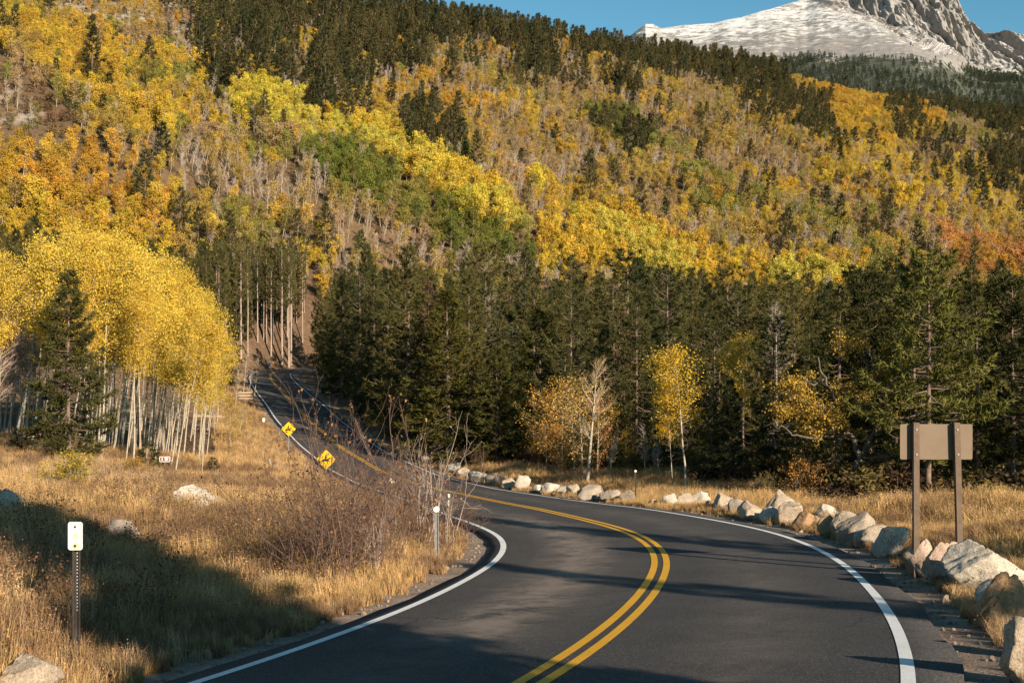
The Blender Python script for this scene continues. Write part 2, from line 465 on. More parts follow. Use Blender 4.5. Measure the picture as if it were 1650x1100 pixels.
def stripe(name, off, w, m):
    P = np.stack([CL + CN * (off - w / 2), CL + CN * (off + w / 2)], 1)
    Z = zroad(P[..., 0], P[..., 1]) + .006
    # follow the road's own facets
    Zr = np.stack([np.array([np.interp(o2, offs, RZ[i, 1:-1]) for i in range(len(CL))]) for o2 in (off - w / 2, off + w / 2)], 1) + .006
    V = np.concatenate([P, Zr[..., None]], -1).reshape(-1, 3); i = np.arange(len(CL) - 1) * 2
    b2 = MB(); b2.add(V, np.stack([i, i + 1, i + 3, i + 2], 1))
    return link(name, b2.mesh(name, m), road)
stripe('edge_line', -3.3, .13, M_WHITE); stripe('edge_line', 3.3, .125, M_WHITE)
stripe('center_line', -.115, .125, M_YELLOW); stripe('center_line', .115, .125, M_YELLOW)

# ------------------------------------------------------------------ snowy mountain behind the ridge
SKY = np.array([(500, 200), (800, 150), (985, 88), (1024, 52), (1040, 41), (1052, 41), (1064, 47), (1100, 43), (1150, 38), (1200, 27), (1250, 13), (1300, -1), (1340, -22), (1400, -55),
                (1470, -72), (1520, -48), (1540, -6), (1548, 10), (1560, 31), (1574, 40), (1592, 50), (1625, 49), (1650, 54), (1750, 78), (1900, 120), (2100, 170)], float)
mt = np.concatenate([np.linspace(-.12, .07, 60), np.linspace(.072, .47, 620), np.linspace(.475, .62, 50)]); mf = np.concatenate([np.linspace(0, .5, 50), np.linspace(.505, 1.0, 260), np.linspace(1.03, 1.5, 14)])
MT, MF = np.meshgrid(mt, mf)
MU = MT * F + 825
ssky = (VH - np.interp(MU, SKY[:, 0], SKY[:, 1])) / F
yrid = 4300 + 500 * smooth(1200, 1500, MU) + 60 * (fbm(MT * 60, MT * 0, 4, 3) - .5)
MY = 1900 + (yrid - 1900) * MF
s0 = (VH - 235) / F
ff = np.clip(MF, 0, 1)
S_ = s0 + (ssky - s0) * ff ** .92
S_ = np.where(MF > 1, ssky - (MF - 1) * .12, S_)
MX = MT * MY; MZ = S_ * MY
def ridged(x, y, seed, o=4): return 1 - np.abs(2 * fbm(x, y, seed, o) - 1)
# rock face: everything beyond the line where the snow slope meets the crags
KNEE = np.array([(-90, 1285), (-8, 1300), (4, 1312), (22, 1332), (40, 1385), (60, 1432), (82, 1482), (102, 1540), (132, 1640), (165, 1900)], float)
mv0 = VH - S_ * F
ub = np.interp(mv0, KNEE[:, 0], KNEE[:, 1]) + 34 * (fbm(MX / 75, MZ / 75, 23, 4) - .5)
face = smooth(-4, 26, MU - ub) * (1 - smooth(1.0, 1.1, MF))
MY = MY + face * np.maximum(yrid - MY, 0) * .5; MX = MT * MY; MZ = S_ * MY          # the crags stand steeper than the snow slope
nn = ridged(MX / 260, MY / 420 + MZ / 300, 12, 5)
edge = 1 - np.exp(-((MF - 1) / .010) ** 2) * .55
xw = MX + 60 * (fbm(MX / 220, MZ / 140, 33, 3) - .5) + .22 * MZ
MY = MY - face * edge * (260 * (ridged(xw / 300, MZ / 1500, 14, 2) - .7) + 150 * (ridged(xw / 92, MZ / 700, 16, 3) - .7) + 75 * (ridged(xw / 34, MZ / 260, 17, 3) - .7) + 26 * (ridged(MX / 13, MZ / 50, 27, 2) - .7))
MZ = MZ + face * edge * 16 * (fbm(MX / 60, MZ / 16, 25, 3) - .5)
MZ = MZ + (26 * (nn - .6) * (1 - .6 * face) + 9 * (fbm(MX / 90, MY / 50, 18, 5) - .5)) * smooth(.05, .3, MF) * edge
n, k = MX.shape; ii, jj = np.meshgrid(np.arange(k - 1), np.arange(n - 1)); q0 = jj * k + ii
mb = MB(); mb.add(np.stack([MX, MY, MZ], -1), np.stack([q0, q0 + 1, q0 + k + 1, q0 + k], -1).reshape(-1, 4))
def m_mountain():
    m, nt, b = mat('snow_and_rock')
    a = N(nt, 'ShaderNodeAttribute', attribute_type='GEOMETRY', attribute_name='cover')
    sx = N(nt, 'ShaderNodeSeparateColor'); nt.links.new(a.outputs['Color'], sx.inputs[0])
    geo = N(nt, 'ShaderNodeNewGeometry'); sp = N(nt, 'ShaderNodeSeparateXYZ'); nt.links.new(geo.outputs['True Normal'], sp.inputs[0])
    nf = noise_tex(nt, .035, 8, .75); nb = noise_tex(nt, .012, 7, .7)
    rock = ramp(nt, nf.outputs['Fac'], [(.25, (.14, .128, .12)), (.5, (.25, .225, .208)), (.75, (.37, .335, .305))])
    def lin(*terms, c=0.0):
        r = None
        for src, kf in terms:
            q = N(nt, 'ShaderNodeMath', operation='MULTIPLY_ADD'); nt.links.new(src, q.inputs[0]); q.inputs[1].default_value = kf
            if r is None: q.inputs[2].default_value = c
            else: nt.links.new(r, q.inputs[2])
            r = q.outputs[0]
        return r
    snow_f = lin((sp.outputs['Z'], 1.5), (nf.outputs['Fac'], 1.9), (sx.outputs['Red'], -1.10), c=-1.17)
    sf = ramp(nt, snow_f, [(.38, (0, 0, 0)), (.62, (1, 1, 1))])
    c = mixc(nt, rock, (.62, .595, .58), sf)
    green = lin((sx.outputs['Green'], 1.5), (nb.outputs['Fac'], 2.6), c=-1.72)
    gf = ramp(nt, green, [(.42, (0, 0, 0)), (.56, (1, 1, 1))])
    c = mixc(nt, c, (.07, .075, .055), gf)
    nt.links.new(c, b.inputs['Base Color']); b.inputs['Roughness'].default_value = .9
    bump(nt, b, nf.outputs['Fac'], .45, 8.0)
    return m
me = mb.mesh('mountain', m_mountain(), True)
me.polygons.foreach_set('use_smooth', (face[:-1, :-1] < .5).ravel())
mu, mv = pix(MX, MY, MZ)
green = smooth(50, 125, mv - 22 * smooth(1300, 1120, mu) + 14 * (fbm(mu / 26, mv / 9, 9, 3) - .5) - 26 * smooth(1440, 1600, mu))
rockm = np.clip(np.where(face > .4, .50, .32 + .36 * smooth(25, 90, mv) + .10 * smooth(1150, 1330, mu) + .42 * (ridged(mu / 48 + mv / 12, mv / 7, 44, 4) - .6)), 0, 1.15)
cv = np.stack([rockm, green, green * 0, green * 0 + 1], -1)
a_ = me.attributes.new('cover', 'FLOAT_COLOR', 'POINT'); a_.data.foreach_set('color', cv.ravel())
o = link('mountain', me); tag(o, 'snow covered rocky mountain peak behind the forested ridge', kind='structure')

# ------------------------------------------------------------------ tree prototypes: (wood, crown) as MB pairs
def conifer(rg, h=12.0, r=2.2, clear=.06, nb=80, tw=9, nk=9, nl=.30, nw=.055, power=.8, bk=6, dead=0.0, round_=0.0, lumpy=.45):
    W, Cn = MB(), MB()
    zz = np.linspace(0, 1, 9); wob = np.cumsum(rg.normal(0, .012 * h / 9, (9, 2)), 0)
    P = np.c_[wob[:, 0], wob[:, 1], zz * h]; rad = h * .0125 * (1 - zz) ** .8 + .012
    rad[0] *= 1.25
    W.add(*tube(P, rad, bk))
    B, D, Ln, Lv = [], [], [], []
    for i in range(nb):
        f = clear + (1 - clear) * ((i + rg.random()) / nb) ** .95
        prof = (1 - f) ** power
        if round_: prof = (1 - round_) * prof + round_ * math.sqrt(max(0, 1 - ((f - .45) / .56) ** 2)) * .85
        L = r * prof * (1 - lumpy + lumpy * 1.7 * rg.random()) + .12
        low = smooth(.0, .25, (f - clear) / (1 - clear)); L *= .55 + .45 * low
        az = i * 2.399 + rg.normal(0, .5); el = R(-14 + 55 * f ** 1.6 + rg.normal(0, 9))
        base = np.array([np.interp(f, zz, P[:, 0]), np.interp(f, zz, P[:, 1]), f * h])
        hd = np.array([math.cos(az), math.sin(az), 0])
        t = np.linspace(0, 1, 5)[:, None]
        path = base + hd * (L * t * math.cos(el)) + np.array([0, 0, 1]) * (L * (math.sin(el) * t - .18 * t * (1 - t) * 2 + .16 * t ** 3))
        isdead = rg.random() < dead
        W.add(*tube(path, np.linspace(.012 + .011 * L, .006, 5), 3))
        if isdead: continue
        n = max(3, int(tw * (L / r) + 2)); ts = rg.uniform(.22, 1.0, n) ** .8
        pos = np.stack([np.interp(ts, t[:, 0], path[:, k]) for k in range(3)], 1)
        sgn = np.where(rg.random(n) < .5, -1, 1); a2 = az + sgn * rg.uniform(.4, 1.15, n)
        td = np.stack([np.cos(a2), np.sin(a2), rg.normal(.12, .22, n)], 1)
        tl = .42 * L * (1.15 - ts) + .16
        shade = rg.uniform(0, 1)
        for p, d, l in zip(pos, norm(td), tl):
            q = rg.uniform(0, 1, nk)[:, None]
            B.append(p + d * l * q); D.append(d + rg.normal(0, .75, (nk, 3)) + [0, 0, .25]); Lv.append(np.clip(.25 + .5 * shade + rg.normal(0, .2, nk), 0, 1))
        B.append(np.repeat(path[-1:], nk, 0)); D.append(hd + rg.normal(0, .6, (nk, 3)) + [0, 0, .3]); Lv.append(np.clip(.3 + .5 * shade + rg.normal(0, .2, nk), 0, 1))
    if B:
        B = np.concatenate(B); D = np.concatenate(D); Lv = np.concatenate(Lv)
        V, Fc = blades(B, D, nl * rg.uniform(.7, 1.3, len(B)), nw, rg); Cn.add(V, Fc, Lv)
    return W, Cn

def aspen(rg, h=10.0, cb=.5, cr=1.7, nleaf=2400, leaf=.105, nb=24, lean=.05, bk=6, r0=.085, spread=.33, stems=1, base_twigs=0, fill=1.0):
    W, Cn = MB(), MB(); per = max(1, nleaf // (nb * stems))
    for s in range(stems):
        hh = h * (1 if s == 0 else rg.uniform(.75, .98)); off = np.zeros(2) if s == 0 else rg.normal(0, .45, 2)
        zz = np.linspace(0, 1, 9); ld = rg.normal(0, 1, 2) * lean
        wob = np.cumsum(rg.normal(0, .010 * hh / 3, (9, 2)), 0)
        P = np.c_[off[0] + wob[:, 0] + ld[0] * hh * zz ** 1.4, off[1] + wob[:, 1] + ld[1] * hh * zz ** 1.4, zz * hh]
        W.add(*tube(P, r0 * (1 - zz * .86) * (hh / h), bk))
        for i in range(nb):
            f = cb + (1 - cb) * ((i + rg.random()) / nb)
            q = (f - cb) / (1 - cb); L = cr * (.35 + 1.0 * math.sin(math.pi * min(1, q * .82 + .14))) * rg.uniform(.6, 1.15)
            az = rg.uniform(0, 2 * math.pi); el = R(rg.uniform(18, 58))
            base = np.array([np.interp(f, zz, P[:, k]) for k in range(3)])
            d = np.array([math.cos(az) * math.cos(el), math.sin(az) * math.cos(el), math.sin(el)])
            t = np.linspace(0, 1, 4)[:, None]; path = base + d * L * t + np.array([0, 0, 1]) * (.12 * L * t * t)
            W.add(*tube(path, np.linspace(r0 * .30 * (1 - .6 * q), .006, 4), 3))
            m = int(per * rg.uniform(.5, 1.5) * fill)
            if m:
                ts = rg.uniform(.25, 1.08, m)[:, None]; Cc = base + d * L * ts + np.array([0, 0, 1]) * (.12 * L * ts * ts)
                Cc = Cc + rg.normal(0, spread * (.55 + .5 * rg.random()), (m, 3)) * [1, 1, .8]
                V, Fc = leaves(Cc, leaf, rg); Cn.add(V, Fc, np.clip(.5 + rg.normal(0, .12) + rg.normal(0, .22, m), 0, 1))
        for i in range(base_twigs):
            f = rg.uniform(.2, cb); az = rg.uniform(0, 6.28); base = np.array([np.interp(f, zz, P[:, k]) for k in range(3)])
            d = np.array([math.cos(az), math.sin(az), rg.uniform(-.1, .5)]); L = rg.uniform(.3, .8)
            W.add(*tube(np.stack([base, base + d * L]), [.012, .004], 3))
    return W, Cn

def bare_aspen(rg, h=8.5, r0=.10, nb=32, nt=14, tw=.055, cb=.30, cr=1.9, lean=.08, tlen=.55, steep=(28, 62)):
    W, Cn = MB(), MB()
    zz = np.linspace(0, 1, 6); ld = rg.normal(0, lean, 2)
    P = np.c_[ld[0] * h * zz, ld[1] * h * zz, zz * h]; W.add(*tube(P, r0 * (1 - .88 * zz), 4))
    B, D, Ln = [], [], []
    for i in range(nb):
        f = cb + (1 - cb) * rg.random(); L = cr * (1.1 - .7 * f) * rg.uniform(.6, 1.2); az = rg.uniform(0, 6.28); el = R(rg.uniform(*steep))
        base = np.array([np.interp(f, zz, P[:, k]) for k in range(3)])
        d = np.array([math.cos(az) * math.cos(el), math.sin(az) * math.cos(el), math.sin(el)])
        W.add(*tube(np.stack([base, base + d * L]), [r0 * .28, .01], 3))
        q = rg.uniform(.25, 1, nt)[:, None]
        B.append(base + d * L * q); D.append(d + rg.normal(0, .55, (nt, 3)) + [0, 0, .35]); Ln.append(rg.uniform(.5, 1.3, nt) * tlen)
    B = np.concatenate(B)
    V, Fc = blades(B, np.concatenate(D), np.concatenate(Ln), tw, rg); Cn.add(V, Fc, rg.random(len(B)))
    return W, Cn

class Proto:
    """meshes of one tree shape: separate trunk and crown for single trees, one merged mesh for massed ones"""
    def __init__(s, name, pair, wood, crown, h):
        W, Cn = pair; s.h = h
        s.trunk = W.mesh(name + '_trunk', wood, True); s.crown = Cn.mesh(name + '_crown', crown) if Cn.n else None
        both = MB(); both.merge(W, 0)
        if Cn.n: both.merge(Cn, 1)
        s.whole = bpy.data.objects.new(name, both.mesh(name, [wood, crown]))

def make(n, name, fn, wood, crown, h, **k):
    out = []
    for i in range(n):
        rg = np.random.default_rng(abs(hash(name)) % 1 + 100 + 37 * i + len(name) * 7)
        out.append(Proto(name, fn(rg, h=h, **k), wood, crown, h))
    return out
P_FIR = make(5, 'fir_tree', conifer, M_BARK, M_NEEDLE, 13.0, r=3.0, clear=.04, nb=125, tw=13, nk=11, nl=.36, nw=.062, lumpy=.55)
P_PINE = make(4, 'pine_tree', conifer, M_BARK, M_NEEDLE, 12.0, r=2.7, clear=.12, nb=85, tw=13, nk=12, nl=.30, nw=.06, round_=.6, lumpy=.6, power=.7, dead=.12)
P_POLE = make(4, 'lodgepole_tree', conifer, M_PALEBARK, M_NEEDLE, 18.0, r=2.5, clear=.48, nb=70, tw=9, nk=9, nl=.36, nw=.085, power=.5, dead=.15)
P_SNAG = make(2, 'dead_spruce', conifer, M_GREYWOOD, M_TWIG, 12.0, r=2.0, clear=.08, nb=100, tw=7, nk=4, nl=.42, nw=.022)
P_FARCON = make(5, 'far_conifer', conifer, M_BARK, M_NEEDLE, 12.0, r=2.5, clear=.05, nb=54, tw=6, nk=5, nl=.75, nw=.20, bk=4, lumpy=.5)
P_TINYCON = make(3, 'distant_conifer', conifer, M_BARK, M_NEEDLE, 12.0, r=2.6, clear=.03, nb=22, tw=3, nk=4, nl=1.3, nw=.6, bk=3)
P_ASPEN = make(6, 'aspen_tree', aspen, M_ASPEN, M_LEAF, 10.5, cb=.53, cr=1.45, nleaf=5200, leaf=.088, nb=28, base_twigs=10, r0=.066)
P_HILLASP = make(6, 'hillside_aspen', aspen, M_ASPEN, M_LEAF, 8.5, cb=.26, cr=1.95, nleaf=1500, leaf=.265, nb=20, bk=4, r0=.09, spread=.40, lean=.06)
P_HILLTHIN = make(3, 'thinning_aspen', aspen, M_ASPEN, M_LEAF, 8.5, cb=.40, cr=1.6, nleaf=560, leaf=.25, nb=18, bk=4, r0=.12, spread=.5, lean=.08)
P_BARE = make(5, 'leafless_aspen', bare_aspen, M_ASPEN, M_TWIG, 8.0)
P_BRUSH = make(4, 'brush', aspen, M_GREYWOOD, M_LEAF, 1.9, cb=.1, cr=1.15, nleaf=240, leaf=.26, nb=12, bk=3, r0=.03, spread=.3)

def plant(proto, name, label, cat, loc, height, tint, group=None, rz=None, lean=(0, 0), sx=1.0, bark=None):
    """one tree: an Empty at its base with its own trunk and crown objects"""
    e = empty(name, [float(q) for q in loc]); k = height / proto.h
    tilt = Matrix.Rotation(lean[1], 3, 'Y') @ Matrix.Rotation(lean[0], 3, 'X')     # lean in the world frame, after the turn about the trunk
    e.rotation_euler = (tilt @ Matrix.Rotation(random.uniform(0, 6.28) if rz is None else rz, 3, 'Z')).to_euler()
    e.scale = (k * sx, k * sx, k)
    tag(e, label, cat, group)
    t = link('trunk', proto.trunk, e)
    if proto.crown is not None:
        c = link('crown', proto.crown, e); c['tint'] = [float(q) for q in tint]
    return e

def scatter(name, label, protos, P, rot, scl, tint, pid=None):
    """one uncounted mass: points that carry copies of the prototype meshes"""
    n = len(P); me = bpy.data.meshes.new(name)
    me.vertices.add(n); me.vertices.foreach_set('co', np.asarray(P, float).ravel())
    if pid is None: pid = rng.integers(0, len(protos), n)
    for nm, ty, key, d in (('rot', 'FLOAT_VECTOR', 'vector', rot), ('scl', 'FLOAT_VECTOR', 'vector', scl), ('pid', 'INT', 'value', pid),
                           ('tint', 'FLOAT_COLOR', 'color', np.c_[tint, np.ones(n)])):
        a = me.attributes.new(nm, ty, 'POINT'); a.data.foreach_set(key, np.asarray(d).ravel())
    ob = link(name, me)
    g = bpy.data.node_groups.new(name, 'GeometryNodeTree')
    g.interface.new_socket('Geometry', in_out='INPUT', socket_type='NodeSocketGeometry')
    g.interface.new_socket('Geometry', in_out='OUTPUT', socket_type='NodeSocketGeometry')
    nd = g.nodes; gi, go = nd.new('NodeGroupInput'), nd.new('NodeGroupOutput')
    iop, jn, er = nd.new('GeometryNodeInstanceOnPoints'), nd.new('GeometryNodeJoinGeometry'), nd.new('FunctionNodeEulerToRotation')
    for p in protos:
        oi = nd.new('GeometryNodeObjectInfo'); oi.inputs['Object'].default_value = p if isinstance(p, bpy.types.Object) else p.whole
        oi.inputs['As Instance'].default_value = False
        ti = nd.new('GeometryNodeGeometryToInstance'); g.links.new(oi.outputs['Geometry'], ti.inputs[0]); g.links.new(ti.outputs[0], jn.inputs[0])
    def na(nm, ty):
        x = nd.new('GeometryNodeInputNamedAttribute'); x.data_type = ty; x.inputs['Name'].default_value = nm; return x.outputs['Attribute']
    iop.inputs['Pick Instance'].default_value = True
    g.links.new(gi.outputs[0], iop.inputs['Points']); g.links.new(jn.outputs[0], iop.inputs['Instance'])
    g.links.new(na('pid', 'INT'), iop.inputs['Instance Index']); g.links.new(na('rot', 'FLOAT_VECTOR'), er.inputs[0])
    g.links.new(er.outputs[0], iop.inputs['Rotation']); g.links.new(na('scl', 'FLOAT_VECTOR'), iop.inputs['Scale']); g.links.new(iop.outputs[0], go.inputs[0])
    ob.modifiers.new('scatter', 'NODES').node_group = g
    tag(ob, label, kind='stuff')
    return ob

# ------------------------------------------------------------------ what grows where on the mountainside
GOLD, YEL, LIME, ORNG, TAN, OLIV, GRN, RED, AMB = (.59, .375, .055), (.64, .43, .055), (.60, .48, .085), (.56, .31, .05), (.42, .285, .135), (.29, .25, .06), (.165, .17, .045), (.52, .25, .085), (.46, .31, .075)
NAMES = {GOLD: 'golden', YEL: 'bright yellow', LIME: 'lime yellow', ORNG: 'orange', TAN: 'tan leaved', OLIV: 'olive green', GRN: 'green', RED: 'reddish orange', AMB: 'amber'}
MIXED = [GOLD, YEL, AMB, TAN, OLIV]
# (outline in the photograph, density, shares of aspen / thin aspen / leafless / conifer / brush, leaf colours)
ZONES = [
 ([(-80, -80), (1750, -80), (1750, 520), (-80, 520)], .80, (.40, .15, .20, .03, .22), [GOLD, AMB, TAN, TAN, OLIV]),
 ([(60, -60), (225, -60), (330, 30), (325, 95), (250, 70), (150, 45), (70, 15)], .22, (.35, .2, .1, .05, .3), [ORNG, TAN, AMB]),
 ([(-60, -40), (70, 0), (160, 50), (330, 110), (350, 140), (390, 200), (300, 215), (180, 225), (120, 150), (40, 90), (-60, 60)], .95, (.72, .08, .04, .02, .14), [GOLD, YEL, AMB, OLIV, GOLD]),
 ([(-60, 65), (40, 95), (110, 150), (140, 200), (110, 225), (-60, 215)], .16, (.1, .1, .2, .02, .58), [TAN, AMB, OLIV]),
 ([(-60, 215), (110, 218), (200, 250), (280, 300), (290, 350), (270, 385), (-60, 390)], 1.0, (.86, .05, .03, .01, .05), [ORNG, GOLD, AMB, GOLD, ORNG]),
 ([(-60, 325), (120, 330), (290, 365), (300, 420), (-60, 420)], 1.0, (.92, .02, .0, .04, .02), [YEL, YEL, GOLD]),
 ([(150, 215), (300, 215), (400, 215), (480, 225), (430, 262), (300, 240)], .9, (.55, .12, .12, .03, .18), [OLIV, AMB, GOLD, TAN]),
 ([(280, 228), (420, 255), (520, 268), (580, 320), (660, 385), (720, 425), (600, 420), (470, 345), (300, 285)], 1.0, (.03, .14, .76, .01, .06), [TAN, AMB]),
 ([(270, 290), (460, 335), (590, 400), (560, 430), (280, 420), (270, 370)], .95, (.60, .14, .14, .03, .09), [YEL, OLIV, GOLD, AMB, TAN]),
 ([(318, -60), (660, -60), (735, 30), (690, 110), (600, 130), (590, 190), (545, 205), (470, 160), (420, 130), (335, 150), (322, 70)], .55, (.13, .07, .27, .50, .03), [GOLD, YEL]),
 ([(360, 140), (430, 135), (500, 178), (570, 185), (640, 215), (720, 270), (800, 300), (860, 365), (800, 372), (700, 320), (640, 270), (560, 222), (470, 215), (370, 180)], 1.15, (.93, .02, .02, .01, .02), [LIME, LIME, YEL, (.64, .50, .07)]),
 ([(478, 232), (560, 220), (640, 268), (700, 318), (800, 370), (872, 400), (860, 430), (760, 415), (640, 355), (540, 305)], 1.25, (.90, .02, .02, .03, .03), [GRN, GRN, OLIV, (.20, .20, .04)]),
 ([(600, 130), (700, 110), (800, 150), (900, 200), (960, 290), (900, 330), (820, 300), (720, 240), (640, 200), (590, 190)], .90, (.34, .26, .22, .02, .16), [TAN, AMB, GOLD, ORNG]),
 ([(640, 178), (700, 190), (745, 230), (770, 285), (735, 262), (650, 236)], 1.0, (.2, .05, .05, .66, .04), [LIME, GOLD]),
 ([(800, 90), (950, 100), (1100, 160), (1200, 200), (1180, 250), (1050, 220), (900, 170), (800, 130)], .55, (.30, .18, .2, .07, .25), [GOLD, TAN, AMB]),
 ([(960, 200), (1120, 240), (1300, 310), (1300, 410), (1100, 350), (980, 300)], .95, (.40, .22, .14, .03, .21), [TAN, AMB, GOLD, OLIV]),
 ([(930, 170), (1010, 175), (1060, 230), (1020, 262), (960, 220)], .9, (.45, .05, .05, .35, .1), [GRN, OLIV, GRN]),
 ([(640, -60), (700, 5), (800, 28), (900, 48), (1000, 62), (1100, 78), (1200, 98), (1300, 122), (1290, 150), (1180, 140), (1050, 118), (940, 98), (820, 85), (720, 75), (650, 70)], .72, (.15, .12, .28, .42, .03), [GOLD, ORNG, AMB]),
 ([(1190, 130), (1280, 135), (1330, 220), (1240, 215), (1190, 190)], .8, (.3, .2, .25, .2, .05), [GOLD, AMB]),
 ([(1265, 125), (1330, 130), (1440, 150), (1520, 190), (1520, 240), (1420, 240), (1340, 215), (1290, 170)], 1.2, (.93, .03, .02, .01, .01), [GOLD, AMB, GOLD, ORNG]),
 ([(1285, 95), (1400, 120), (1560, 140), (1760, 160), (1760, 245), (1640, 235), (1560, 195), (1460, 160), (1340, 135)], .80, (.08, .05, .22, .63, .02), [AMB]),
 ([(1440, 205), (1540, 225), (1600, 260), (1540, 265), (1450, 240)], .35, (.2, .15, .15, .1, .4), [TAN, AMB]),
 ([(1300, 225), (1460, 245), (1760, 290), (1760, 390), (1500, 380), (1300, 300)], 1.0, (.42, .24, .22, .06, .06), [GOLD, AMB, TAN, YEL]),
 ([(1090, 290), (1300, 320), (1420, 380), (1500, 440), (1330, 440), (1180, 400), (1090, 350)], .95, (.30, .25, .28, .04, .13), [GOLD, TAN, AMB, OLIV]),
 ([(870, 345), (1000, 330), (1090, 380), (1200, 415), (1370, 450), (1370, 475), (1000, 450), (860, 440)], 1.25, (.95, .02, .01, .01, .01), [YEL, YEL, GOLD, LIME]),
 ([(1510, 375), (1580, 385), (1680, 395), (1700, 445), (1540, 440)], 1.0, (.70, .14, .12, .02, .02), [RED, ORNG, RED]),
 ([(1195, 150), (1260, 140), (1335, 165), (1340, 215), (1280, 220), (1215, 195)], .9, (.32, .12, .16, .36, .04), [GOLD, AMB]),
 ([(1430, 150), (1480, 160), (1485, 225), (1440, 225)], .9, (.42, .08, .08, .38, .04), [GOLD, AMB]),
 ([(820, 75), (880, 85), (880, 150), (830, 150)], .9, (.34, .1, .14, .38, .04), [GOLD, TAN]),
 ([(1590, 245), (1700, 255), (1700, 300), (1600, 290)], 1.0, (.1, .08, .12, .66, .04), [GOLD, TAN]),
 ([(860, 300), (960, 300), (1010, 335), (880, 345)], .9, (.55, .15, .12, .05, .13), [GOLD, AMB, YEL]),
]
CONT = np.array([.045, .042, .016])
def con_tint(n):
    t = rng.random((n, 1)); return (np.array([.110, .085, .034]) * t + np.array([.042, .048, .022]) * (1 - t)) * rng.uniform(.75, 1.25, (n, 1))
xs, ys = [], []
y = 185.0
while y < 1030:
    st = float(np.interp(y, [185, 280, 420, 1000], [2.5, 2.8, 3.5, 4.4]))
    x = np.arange(-.50 * y, .50 * y, st); xs.append(x); ys.append(np.full(len(x), y)); y += st
hx = np.concatenate(xs); hy = np.concatenate(ys); hx = hx + rng.uniform(-2.1, 2.1, len(hx)); hy = hy + rng.uniform(-2.1, 2.1, len(hy))
hz = ground(hx, hy); hu, hv = pix(hx, hy, hz + 4.0)
hd, _ = road_dist(hx, hy)
ju = hu + 26 * (fbm(hx / 22, hy / 22, 51, 3) - .5); jv = hv + 22 * (fbm(hx / 22, hy / 22, 57, 3) - .5)
zone = np.zeros(len(hx), int)
for i, zd in enumerate(ZONES): zone[inpoly(ju, jv, zd[0])] = i
# crest line of the conifer belt in the photograph; ground hidden below it belongs to the belt
BELT = np.array([(-200, 425), (0, 420), (200, 425), (345, 425), (350, 405), (490, 408), (500, 440), (700, 452), (880, 450), (1000, 452), (1100, 455), (1340, 480), (1400, 470), (1480, 470), (1560, 470), (1800, 470)], float)
keep = (hv < np.interp(hu, BELT[:, 0], BELT[:, 1]) + 45) & (hu > -60) & (hu < 1710) & (hv > -45) & (hd > 12)
gap = fbm(hx / 14, hy / 14, 77, 3)
def groves(x, y, a_, d_, seed):
    """aspens grow in clones: a random number per irregular grove cell, longer down the slope than across it"""
    al, dn = (x * .86 + y * .5) / a_, (-x * .5 + y * .86) / d_
    ia, id_ = np.floor(al), np.floor(dn); best = np.full(x.shape, 9e9); num = np.zeros(x.shape)
    for p in (-1, 0, 1):
        for q in (-1, 0, 1):
            ca, cd = ia + p, id_ + q; ds = (al - ca - _hash(ca, cd, seed)) ** 2 + (dn - cd - _hash(ca, cd, seed + 1)) ** 2
            k = ds < best; best = np.where(k, ds, best); num = np.where(k, _hash(ca, cd, seed + 2), num)
    return num
wob = 5 * (fbm(hx / 6, hy / 6, 99, 2) - .5)
G1 = groves(hx + wob, hy - wob, 13, 24, 301); G2 = groves(hx - wob, hy + wob, 17, 34, 401); G3 = groves(hx + wob, hy + wob, 15, 28, 501)
dens = np.array([z[1] for z in ZONES])[zone]
stand = rng.random(len(hx)) < dens * np.clip(.35 + .9 * gap + .55 * G3, 0, 1.25)
fillin = ~stand & (rng.random(len(hx)) < .7)
keep &= stand | fillin
hx, hy, hz, hu, hv, zone, G1, G2, G3, fillin = (a[keep] for a in (hx, hy, hz, hu, hv, zone, G1, G2, G3, fillin))
sh = np.array([z[2] for z in ZONES]); cs = np.cumsum(sh / sh.sum(1, keepdims=True), 1)
mixr = np.where(rng.random(len(hx)) < .42, G2, rng.random(len(hx)))
kind = np.where(fillin & (rng.random(len(hx)) < .985), np.where(rng.random(len(hx)) < .985, 4, 3), (mixr[:, None] > cs[zone]).sum(1).clip(0, 4))            # 0 aspen 1 thin 2 leafless 3 conifer 4 brush
pr_ = np.where(rng.random(len(hx)) < .78, G1, rng.random(len(hx)))
pal = [ZONES[z][3][min(int(r_ * len(ZONES[z][3])), len(ZONES[z][3]) - 1)] for z, r_ in zip(zone, pr_)]
ht = np.where(kind == 3, rng.uniform(6.5, 15.5, len(hx)), 4.0 + 4.2 * G1 * (.5 + .5 * G3) + 2.6 * rng.random(len(hx)))
ht = ht * np.where((kind == 3) & (hv < 150), 1.25, 1.0)
ht = ht * np.where(zone == 11, .85, 1.0)
HT = np.array(pal) * rng.uniform(.78, 1.2, (len(hx), 1)) * rng.uniform(.93, 1.07, (len(hx), 3))
HILL = dict(x=hx, y=hy, z=hz, u=hu, v=hv, kind=kind, h=ht, tint=HT, pal=pal)
def hill_scatter(name, label, idx, protos, tint, h0, wide=1.0):
    n = len(idx); k = ht[idx] / h0
    th, ph = rng.normal(.10, .06, n), rng.uniform(0, 6.28, n)          # a common lean across the slope
    rot = np.c_[np.arctan2(np.sin(th) * np.sin(ph), np.cos(th)), np.arcsin(np.sin(th) * np.cos(ph)), np.arctan2(np.sin(ph), np.cos(th) * np.cos(ph))]
    w = wide * rng.uniform(.8, 1.2, n)
    scatter(name, label, protos, np.c_[hx[idx], hy[idx], hz[idx] - .15], rot, np.c_[k * w, k * w, k], tint)
order = np.argsort(hy)
asp = [i for i in order if kind[i] in (0, 1)]; con_h = [i for i in order if kind[i] == 3]; bare = [i for i in order if kind[i] == 2]; brush = [i for i in order if kind[i] == 4]
